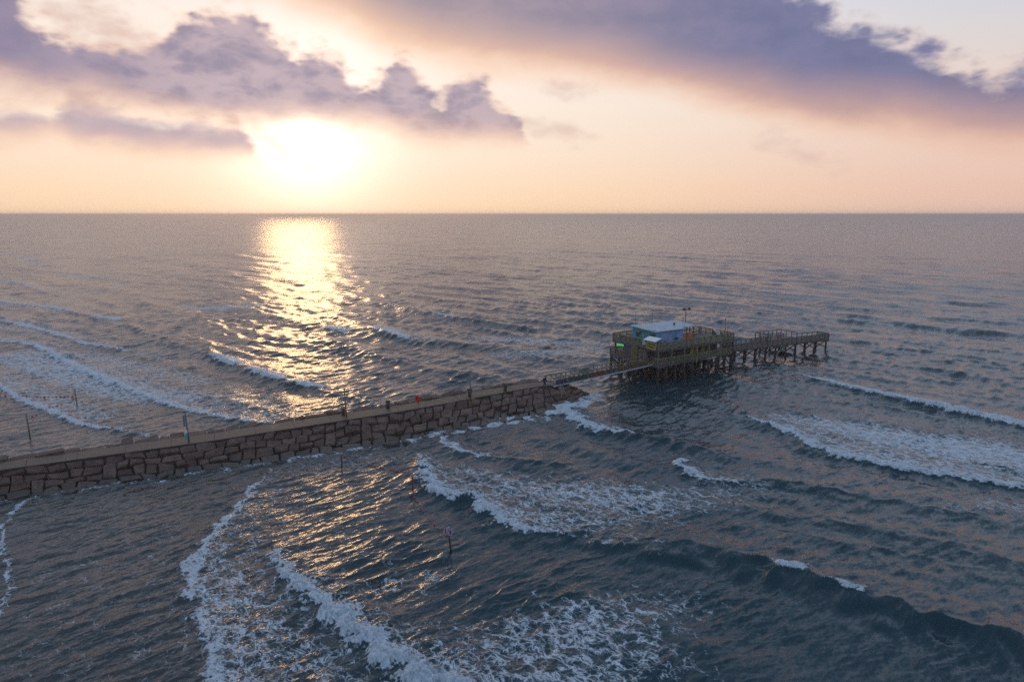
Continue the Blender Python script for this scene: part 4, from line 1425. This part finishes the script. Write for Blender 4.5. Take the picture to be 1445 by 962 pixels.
HB = 1.25
for s, (v0, v1) in enumerate(((BV0 - .06, BV0 + .06), (BV1 - .06, BV1 + .06))):
    ribbon(v0, v1, -.13, .03).build('girder', M['girder'], fb_)
    ribbon(v0 + .02, v1 - .02, HB - .04, HB + .05).build('top_chord', M['yrail'], fb_)
    vm = (v0 + v1) / 2
    for i in range(NB + 1):
        MB().beam((ub[i], vm, bz(ub[i]) + .036), (ub[i], vm, bz(ub[i]) + HB - .05), .035).build('lattice_post', M['yrail'], fb_)
        if i < NB:
            a, b = (i, i + 1) if i < NB // 2 else (i + 1, i)
            MB().beam((ub[a], vm, bz(ub[a]) + HB - .06), (ub[b], vm, bz(ub[b]) + .05), .03).build('lattice_brace', M['yrail'], fb_)
for ua, ue, mm in ((-20.4, -18.2, 'banner_blue'), (-18.1, -14.0, 'banner_green'), (-13.9, -10.6, 'banner_red'), (-10.5, -8.2, 'banner_blue'), (-8.1, -1.2, 'banner_brown')):
    ribbon(BV0 + .066, BV0 + .085, .08, .86, ua, ue, 6).build('banner', M[mm], fb_)
for i in range(6, NB + 1, 2):
    MB().beam((ub[i], BV0, bz(ub[i]) - .26), (ub[i], BV1, bz(ub[i]) - .26), .06).build('cross_beam', M['steel'], fb_)

# ------------------------------------------------------------------ the long fishing pier
PR = R(27)
pier = thing('fishing_pier', 'long narrow weathered fishing pier on crossbraced piles beyond the pier house', 'pier', (39.0, 125.2, 0), PR)
PL, PW, PZ = 29.6, 2.9, 2.8
MB().box(0, PL, 0, PW, PZ - .16, PZ).build('deck', M['deck'], pier)
MB().box(16.2, 23.6, PW, 7.0, PZ - .16, PZ).build('side_platform', M['deck'], pier)
for v in (-.07, PW):
    a = 0
    for (x0, x1) in (((0, 10), (10.02, 20), (20.02, PL)) if v < 0 else ((0, 8), (8.02, 16.1), (23.7, PL))):
        MB().box(x0, x1, v, v + .07, PZ - .42, PZ - .03).build('edge_beam', M['greyrail'], pier)
railing(pier, (0, -.02), (PL, -.02), PZ, 1.02, M['greyrail'], M['greyrail'], M['greyrail'], 1.35)
railing(pier, (0, PW), (16.2, PW), PZ, 1.10, M['greyrail'], M['greyrail'], M['greyrail'], 1.35, fill=False)
railing(pier, (23.6, PW), (PL, PW), PZ, 1.02, M['greyrail'], M['greyrail'], M['greyrail'], 1.35, fill=False)
railing(pier, (16.2, 7.0), (23.6, 7.0), PZ, 1.25, M['greyrail'], M['greyrail'], M['greyrail'], 1.3, fill=False)
railing(pier, (16.2, PW), (16.2, 7.0), PZ, 1.25, M['greyrail'], M['greyrail'], M['greyrail'], 1.3, fill=False)
railing(pier, (23.6, PW), (23.6, 7.0), PZ, 1.25, M['greyrail'], M['greyrail'], M['greyrail'], 1.3, fill=False)
railing(pier, (PL, 0), (PL, PW), PZ, 1.02, M['greyrail'], M['greyrail'], M['greyrail'], 1.3)
for (x0, x1, v) in ((0, 16.1, PW), (16.3, 23.5, 7.0)):
    MB().beam((x0, v, PZ + .62), (x1, v, PZ + .62), .04).build('rail', M['greyrail'], pier)
bx = [3.6 + i * 2.78 for i in range(10)]
bx[-1] = PL - .35
for i, x in enumerate(bx):
    for v in (.25, PW - .25) + ((6.7,) if 16.2 < x < 23.6 else ()):
        r = random.uniform(.17, .2)
        MB().tube((x + random.gauss(0, .08), v + random.gauss(0, .06), -2.2), (x, v, PZ - .2), r * 1.1, r, 9).build('pile', M['pile'], pier, True)
    MB().beam((x, -.25, PZ - .34), (x, (7.0 if 16.2 < x < 23.6 else PW) + .2, PZ - .34), .13).build('cap_beam', M['pile'], pier)
xs = [.4] + bx
for i in range(len(xs) - 1):
    a, b = xs[i], xs[i + 1]
    if i == 7:
        continue
    MB().beam((a, .0, PZ - .5), (b, .0, .95), .075).build('brace', M['pile'], pier)
    MB().beam((a, .46, .95), (b, .46, PZ - .5), .075).build('brace', M['pile'], pier)
    if i % 2 == 0:
        MB().beam((a, PW - .05, PZ - .5), (b, PW - .05, .95), .075).build('brace', M['pile'], pier)


# ------------------------------------------------------------------ people
def skin_mesh(name, joints, edges, m, sub=1):
    me = bpy.data.meshes.new(name)
    keys = list(joints)
    me.from_pydata([joints[q][0] for q in keys], [(keys.index(a), keys.index(b)) for a, b in edges], [])
    o = bpy.data.objects.new(name, me)
    C.objects.link(o)
    sk = o.modifiers.new('skin', 'SKIN')
    for i, q in enumerate(keys):
        r = joints[q][1]
        me.skin_vertices[0].data[i].radius = (r, r) if not isinstance(r, tuple) else r
    me.skin_vertices[0].data[0].use_root = True
    sd_ = o.modifiers.new('sub', 'SUBSURF')
    sd_.levels = sd_.render_levels = sub
    dg = bpy.context.evaluated_depsgraph_get()
    em = bpy.data.meshes.new_from_object(o.evaluated_get(dg))
    o.modifiers.clear()
    o.data = em
    em.materials.clear()
    em.materials.append(m)
    em.polygons.foreach_set('use_smooth', [True] * len(em.polygons))
    return o


def person(label, loc, rotz, top, legs, pack=None, lean=0.0, arm=.35, group=None, sub=1, hat=None, h=1.75):
    """stands facing its own -Y"""
    t = thing('person', label, 'person', loc, rotz, group)
    k_ = h / 1.75
    ly = -lean
    J = {'hip': ((0, 0, .94), (.135, .095)), 'waist': ((0, ly * .3, 1.10), (.125, .09)), 'chest': ((0, ly * .7, 1.32), (.16, .11)), 'neck': ((0, ly, 1.49), .055), 'chin': ((0, ly - .02, 1.57), .075), 'skull': ((0, ly - .01, 1.68), .085)}
    E = [('hip', 'waist'), ('waist', 'chest'), ('chest', 'neck'), ('neck', 'chin'), ('chin', 'skull')]
    for s, n_ in ((-1, 'l'), (1, 'r')):
        st = .10 if s < 0 else -.06
        J.update({n_ + 'th': ((s * .095, 0, .86), .085), n_ + 'kn': ((s * .11, -.02 - st * .5, .48), .058), n_ + 'an': ((s * .115, .02 - st, .09), .042), n_ + 'to': ((s * .13, -.15 - st, .04), .036),
                  n_ + 'sh': ((s * .185, ly * .8, 1.42), .06), n_ + 'el': ((s * .25, ly * .6 - arm * .25, 1.14), .044), n_ + 'wr': ((s * .20, ly * .6 - arm * .25 - arm * .6, 1.14 - .24 + arm * .30), .032), n_ + 'ha': ((s * .19, ly * .6 - arm * .25 - arm * .6 - .08, 1.14 - .30 + arm * .34), .035)})
        E += [('hip', n_ + 'th'), (n_ + 'th', n_ + 'kn'), (n_ + 'kn', n_ + 'an'), (n_ + 'an', n_ + 'to'), ('chest', n_ + 'sh'), (n_ + 'sh', n_ + 'el'), (n_ + 'el', n_ + 'wr'), (n_ + 'wr', n_ + 'ha')]
    J = {q: (tuple(c * k_ for c in p), r) for q, (p, r) in J.items()}
    b = skin_mesh('body', J, E, M['skin'], sub)
    b.parent = t

    def sub_j(names, grow):
        return {q: (J[q][0], tuple(x + grow for x in J[q][1]) if isinstance(J[q][1], tuple) else J[q][1] + grow) for q in names}
    up = ['hip', 'waist', 'chest', 'neck'] + [n_ + x for n_ in 'lr' for x in ('sh', 'el', 'wr')]
    jj_ = sub_j(up, .022)
    jj_['neck'] = (jj_['neck'][0], .062)
    ja = skin_mesh('jacket', jj_, [e for e in E if e[0] in jj_ and e[1] in jj_], M[top], sub)
    ja.parent = t
    lo_ = ['hip'] + [n_ + x for n_ in 'lr' for x in ('th', 'kn', 'an')]
    jl = sub_j(lo_, .018)
    tr = skin_mesh('trousers', jl, [e for e in E if e[0] in jl and e[1] in jl], M[legs], sub)
    tr.parent = t
    hd = Vector(J['skull'][0])
    prof = [(.06, -.06), (.098, -.02), (.102, .04), (.075, .09), (.02, .11)]
    MB().lathe(prof, hd.x, hd.y + .022, hd.z, 12).build('hair' if not hat else 'cap', M[hat or 'hair'], t, True)
    if pack:
        MB().lathe([(.10, 0), (.17, .06), (.18, .30), (.15, .46), (.05, .52)], 0, .22 + ly * .6, 1.0, 10).build('backpack', M[pack], t, True)
    return t


px_, py_ = at(768.5, 547, 2.02)
person('person in dark clothes with a backpack at the groin end of the footbridge', (px_, py_, 2.04), R(33) - R(90) + R(180), 'black_cloth', 'navy', 'black_cloth', .10, .35, None, 2, None, 1.86)


def pw(s, v):
    c_, s_ = math.cos(PR), math.sin(PR)
    return (39.0 + c_ * s - s_ * v, 125.2 + s_ * s + c_ * v, PZ)


for s, v, rz, top, legs, lab in ((17.4, 2.2, .3, 'red_cloth', 'navy', 'person in a red top by the side platform of the long pier'),
                                 (18.6, 2.5, 2.6, 'blue_cloth', 'khaki', 'person in a blue top by the side platform of the long pier'),
                                 (14.2, 2.1, 1.2, 'navy', 'black_cloth', 'person in dark navy at the middle of the long pier'),
                                 (5.0, 2.2, 3.4, 'red_cloth', 'black_cloth', 'person in red near the stair end of the long pier'),
                                 (21.4, 4.4, .2, 'white_cloth', 'khaki', 'person in a white top on the side platform of the long pier')):
    person(lab, pw(s, v), PR + rz, top, legs, None, .06, .55, 'people on the long pier', 1)
person('person in red seated side of the upper deck by the floodlight pole', (*hw(14.9, 7.0), Z3), HROT + .4, 'red_cloth', 'navy', None, .08, .5, None, 1)['label'] = 'person in red on the upper deck beside the floodlight pole'
person('person in pale blue on the upper deck near the seaward rail', (*hw(17.0, 6.2), Z3), HROT + 2.4, 'blue_cloth', 'khaki', None, .05, .5, None, 1)


# ------------------------------------------------------------------ things on the groin
def gp_far(px, py):
    return at(px, py, TOPZ + .02)


def bin_(px, py, label, w, h, flare=False, band=False):
    x, y = gp_far(px, py)
    t = thing('litter_bin', label, 'bin', (x, y, TOPZ + .03), R(35), 'litter bins on the groin')
    pr = [(w * .86, 0), (w * .9, h * .5), (w, h * .82)] if not flare else [(w * .66, 0), (w * .72, h * .6), (w * .95, h * .86)]
    MB().lathe(pr, n=14).build('drum', M['bin'], t, True)
    MB().lathe([(w * 1.05, h * .82), (w * 1.08, h * .9), (w * (1.06 if not flare else 1.14), h), (w * .85, h), (w * .8, h * .92)], n=14).build('rim', M['yellow'] if band else M['bin'], t)
    for zz in (.28, .55):
        MB().lathe([(w * (.88 if not flare else .70) + .012, h * zz), (w * (.88 if not flare else .70) + .03, h * zz + .02), (w * (.88 if not flare else .70) + .012, h * zz + .04)], n=14).build('hoop', M['steel'], t)
    return t


bin_(547.5, 575.5, 'dark drum bin on the far edge of the path landward of the red life ring', .30, 1.0)
bin_(484.5, 586, 'dark litter bin with a yellow rim beside a pole', .27, 1.15, band=True)
bin_(663, 559, 'dark flared litter bin behind the tallest pole on the groin', .36, 1.1, flare=True)
bin_(713, 551.5, 'dark flared litter bin nearest the footbridge, alone on the far edge of the path', .36, 1.0, flare=True)


def gpole(px, py, h, r, label, name='lamp_post', cat='post', tilt=(0, 0)):
    x, y = at(px, py, TOPZ)
    t = thing(name, label, cat, (x, y, TOPZ - .1), R(30))
    MB().tube((0, 0, 0), (tilt[0], tilt[1], h), r, r * .85, 9).build('shaft', M['steel'], t, True)
    MB().lathe([(r * 1.7, 0), (r * 1.7, .16), (r * 1.1, .22)], n=9).build('base_collar', M['rust'], t)
    return t


g1 = gpole(267, 626, 4.1, .09, 'tall signpost with a narrow upright sign and a teal box at its foot', 'sign_post', 'signpost', (-.14, -.1))
MB().beam((-.14, -.1, 4.0), (-.62, -.28, 4.02), .04).build('arm', M['steel'], g1)
sg = MB().box(-.46, -.20, -.25, -.19, 2.25, 3.7).build('sign_panel', M['signw'], g1)
for i in range(5):
    MB().box(-.42, -.24, -.262, -.252, 2.4 + i * .25, 2.4 + i * .25 + .13).build('letter', M['birdink'], sg)
MB().box(-.30, -.10, -.22, -.03, .78, 1.45).build('box', M['tealbox'], g1)
MB().box(-.31, -.09, -.23, -.02, 1.452, 1.75).build('notice', M['white'], g1)
g2 = gpole(489, 589.5, 3.9, .09, 'slim dark pole beside the bin with a yellow rim', tilt=(-.12, 0))
MB().lathe([(.10, 3.9), (.13, 3.95), (.10, 4.1), (.03, 4.14)], -.12, 0, 0, 9).build('cap', M['steel'], g2)
g3 = gpole(664, 567.5, 4.5, .085, 'slim grey pole with a box at its foot in front of a flared bin', tilt=(-.05, 0))
MB().box(.12, .48, -.2, .12, .02, .62).build('box', M['rust'], g3)
MB().lathe([(.10, 4.5), (.12, 4.55), (.04, 4.64)], -.05, 0, 0, 9).build('cap', M['steel'], g3)

x, y = at(590.5, 575, TOPZ)
lr = thing('life_ring_stand', 'red life ring on a thin stand at the near edge of the path', 'life ring', (x, y, TOPZ - .05), R(-35))
MB().tube((0, 0, 0), (0, 0, 1.5), .035, .035, 8).build('stand', M['steel'], lr)
vs, fs = [], []
for i in range(20):
    w = 2 * math.pi * i / 20
    for j in range(8):
        p = 2 * math.pi * j / 8
        rr = .36 + .15 * math.cos(p)
        vs.append((rr * math.cos(w) * .8, -.12 + .11 * math.sin(p), 1.32 + rr * math.sin(w) * 1.12))
for i in range(20):
    for j in range(8):
        fs.append((i * 8 + j, ((i + 1) % 20) * 8 + j, ((i + 1) % 20) * 8 + (j + 1) % 8, i * 8 + (j + 1) % 8))
ring = MB().add(vs, fs).build('ring', M['red'], lr, True)
MB().lathe([(.30, -.01), (.30, .02)], n=14).build('backing', M['red'], lr).matrix_basis = Matrix.Translation((0, -.06, 1.32)) @ Matrix.Rotation(R(90), 4, 'X')
MB().beam((0, -.05, 1.32), (.55, .0, 1.32), .03).build('bracket', M['steel'], lr)


# ------------------------------------------------------------------ posts and float lines in the water
def marker(px, py, h, r, label, mm, tilt=(0, 0), name='marker_post'):
    x, y = at(px, py, 0)
    t = thing(name, label, 'marker post', (x, y, 0), 0, 'marker posts standing in the water')
    MB().tube((0, 0, -1.5), (tilt[0], tilt[1], h), r * 1.05, r, 9).build('post', M[mm], t, True)
    return t


m1 = marker(109.5, 573, 2.7, .085, 'brown post in the water with a small sign, farther of the two beyond the groin', 'postwood', (-.15, 0))
MB().box(-.22, -.10, -.16, -.10, 2.05, 2.75).build('sign_panel', M['signw'], m1)
m2 = marker(42.8, 615.5, 3.05, .085, 'brown post in the water with a small sign, nearer of the two beyond the groin', 'postwood', (-.16, 0))
MB().box(-.24, -.10, -.16, -.10, 2.3, 3.05).build('sign_panel', M['signw'], m2)
m3 = marker(482, 660, 1.6, .075, 'short dark post with a red band in the water at the foot of the groin', 'postdark', (.06, 0))
MB().lathe([(.082, 1.3), (.082, 1.55), (.02, 1.57)], .05, 0, 0, 9).build('red_band', M['red'], m3)
MB().box(-.06, .18, -.03, .03, 1.60, 1.80).build('sign_panel', M['signw'], m3)
m4 = marker(583, 695, 2.2, .075, 'dark post hung with red floats, middle of the three near posts', 'postdark', (-.04, 0))
for zz in (.25, .55, .85, 1.1, 1.35, 1.55, 1.72):
    MB().lathe([(.02, zz - .05), (.105, zz - .03), (.105, zz + .03), (.02, zz + .05)], -.04 * zz / 2.2, 0, 0, 9).build('red_float', M['float_red'], m4)
MB().box(-.16, .08, -.14, -.10, 1.85, 2.42).build('sign_panel', M['signw'], m4)
m5 = marker(638.8, 780, 2.0, .075, 'leaning dark post carrying two round warning signs', 'postdark', (-.30, -.1))


def sign_disc(parent, loc, rz, tiltx, r):
    ob = MB().lathe([(r, -.015), (r, .015)], n=16).build('sign_disc', M['signw'], parent)
    ob.matrix_basis = Matrix.Translation(loc) @ Matrix.Rotation(rz, 4, 'Z') @ Matrix.Rotation(R(90) + tiltx, 4, 'X')
    vs, fs = [], []
    for i in range(20):
        w = 2 * math.pi * i / 20
        for rr in (r * .80, r * .92):
            vs.append((rr * math.cos(w), rr * math.sin(w), .019))
    for i in range(20):
        j = (i + 1) % 20
        fs.append((i * 2, i * 2 + 1, j * 2 + 1, j * 2))
    MB().add(vs, fs).build('red_circle', M['red'], ob)
    MB().beam((-r * .56, r * .56, .020), (r * .56, -r * .56, .020), .02).build('red_bar', M['red'], ob)
    MB().box(-.08, .05, -.18, .16, .016, .018).build('figure', M['birdink'], ob)


sign_disc(m5, (-.52, -.22, 2.12), R(-40), -.1, .28)
sign_disc(m5, (-.14, -.20, 1.98), R(28), -.1, .30)
MB().lathe([(.09, 2.0), (.1, 2.35), (.03, 2.4)], -.32, -.1, 0, 8).build('post_cap', M['signw'], m5)


def float_line(pts, n_, label, r=.085, skip=0.0):
    P3 = []
    for i in range(n_ + 1):
        f = i / n_ * (len(pts) - 1)
        j = min(int(f), len(pts) - 2)
        x, y = pts[j][0] + (pts[j + 1][0] - pts[j][0]) * (f - j), pts[j][1] + (pts[j + 1][1] - pts[j][1]) * (f - j)
        w = at(x, y, .1)
        P3.append((w[0], w[1], sea_z(*w) + .06))
    t = thing('float_line', label, 'float line', (P3[0][0], P3[0][1], 0))
    o = Vector((P3[0][0], P3[0][1], 0))
    mb = MB()
    for a, b in zip(P3[:-1], P3[1:]):
        mb.tube(Vector(a) - o, Vector(b) - o, .012, .012, 5)
    mb.build('rope', M['postwood'], t)
    me_ = MB().lathe([(.02, -.9), (.8, -.55), (1, 0), (.8, .55), (.02, .9)], n=8).mesh('float', M['float_red'], True)
    for i in range(len(P3) - 1):
        a, b = Vector(P3[i]), Vector(P3[i + 1])
        for f in (.25, .75):
            if random.random() < skip:
                continue
            p = a.lerp(b, f) - o
            rr = r * random.uniform(.55, 1.2)
            q = (b - a).to_track_quat('Z', 'Y').to_euler()
            put('float', me_, t, p + Vector((0, 0, .03)), q, (rr, rr, rr * 2.0))
    return t


float_line([(-45, 557), (20, 559.5), (60, 561), (105, 559)], 12, 'line of red floats ending at the farther post beyond the groin', .10)
float_line([(107, 561), (95, 567), (72, 576), (55, 583), (44, 588)], 8, 'line of red floats slung between the two posts beyond the groin', .09, .25)
float_line([(484, 642), (505, 650), (530, 657), (558, 664), (582, 668)], 12, 'line of red floats from the short post at the groin to the middle near post', .07, .3)
float_line([(584, 696), (590, 708), (600, 724), (615, 742), (632, 756)], 11, 'line of red floats from the middle near post to the leaning post with signs', .065, .35)


# ------------------------------------------------------------------ sea air
hm = bpy.data.materials.new('sea_haze')
hm.use_nodes = True
hq = NT(hm.node_tree)
hm.node_tree.nodes.remove(hq.n['Principled BSDF'])
pv = hq.n.new('ShaderNodeVolumePrincipled')
hq.put(pv.inputs['Color'], (1.0, .96, .93))
pv.inputs['Density'].default_value = 4.5e-4
pv.inputs['Anisotropy'].default_value = .72
hq.l.new(pv.outputs[0], hq.n['Material Output'].inputs['Volume'])
MB().box(-120000, 120000, -120000, 120000, -4.0, 31.0).build('haze', hm, None, kind='stuff')
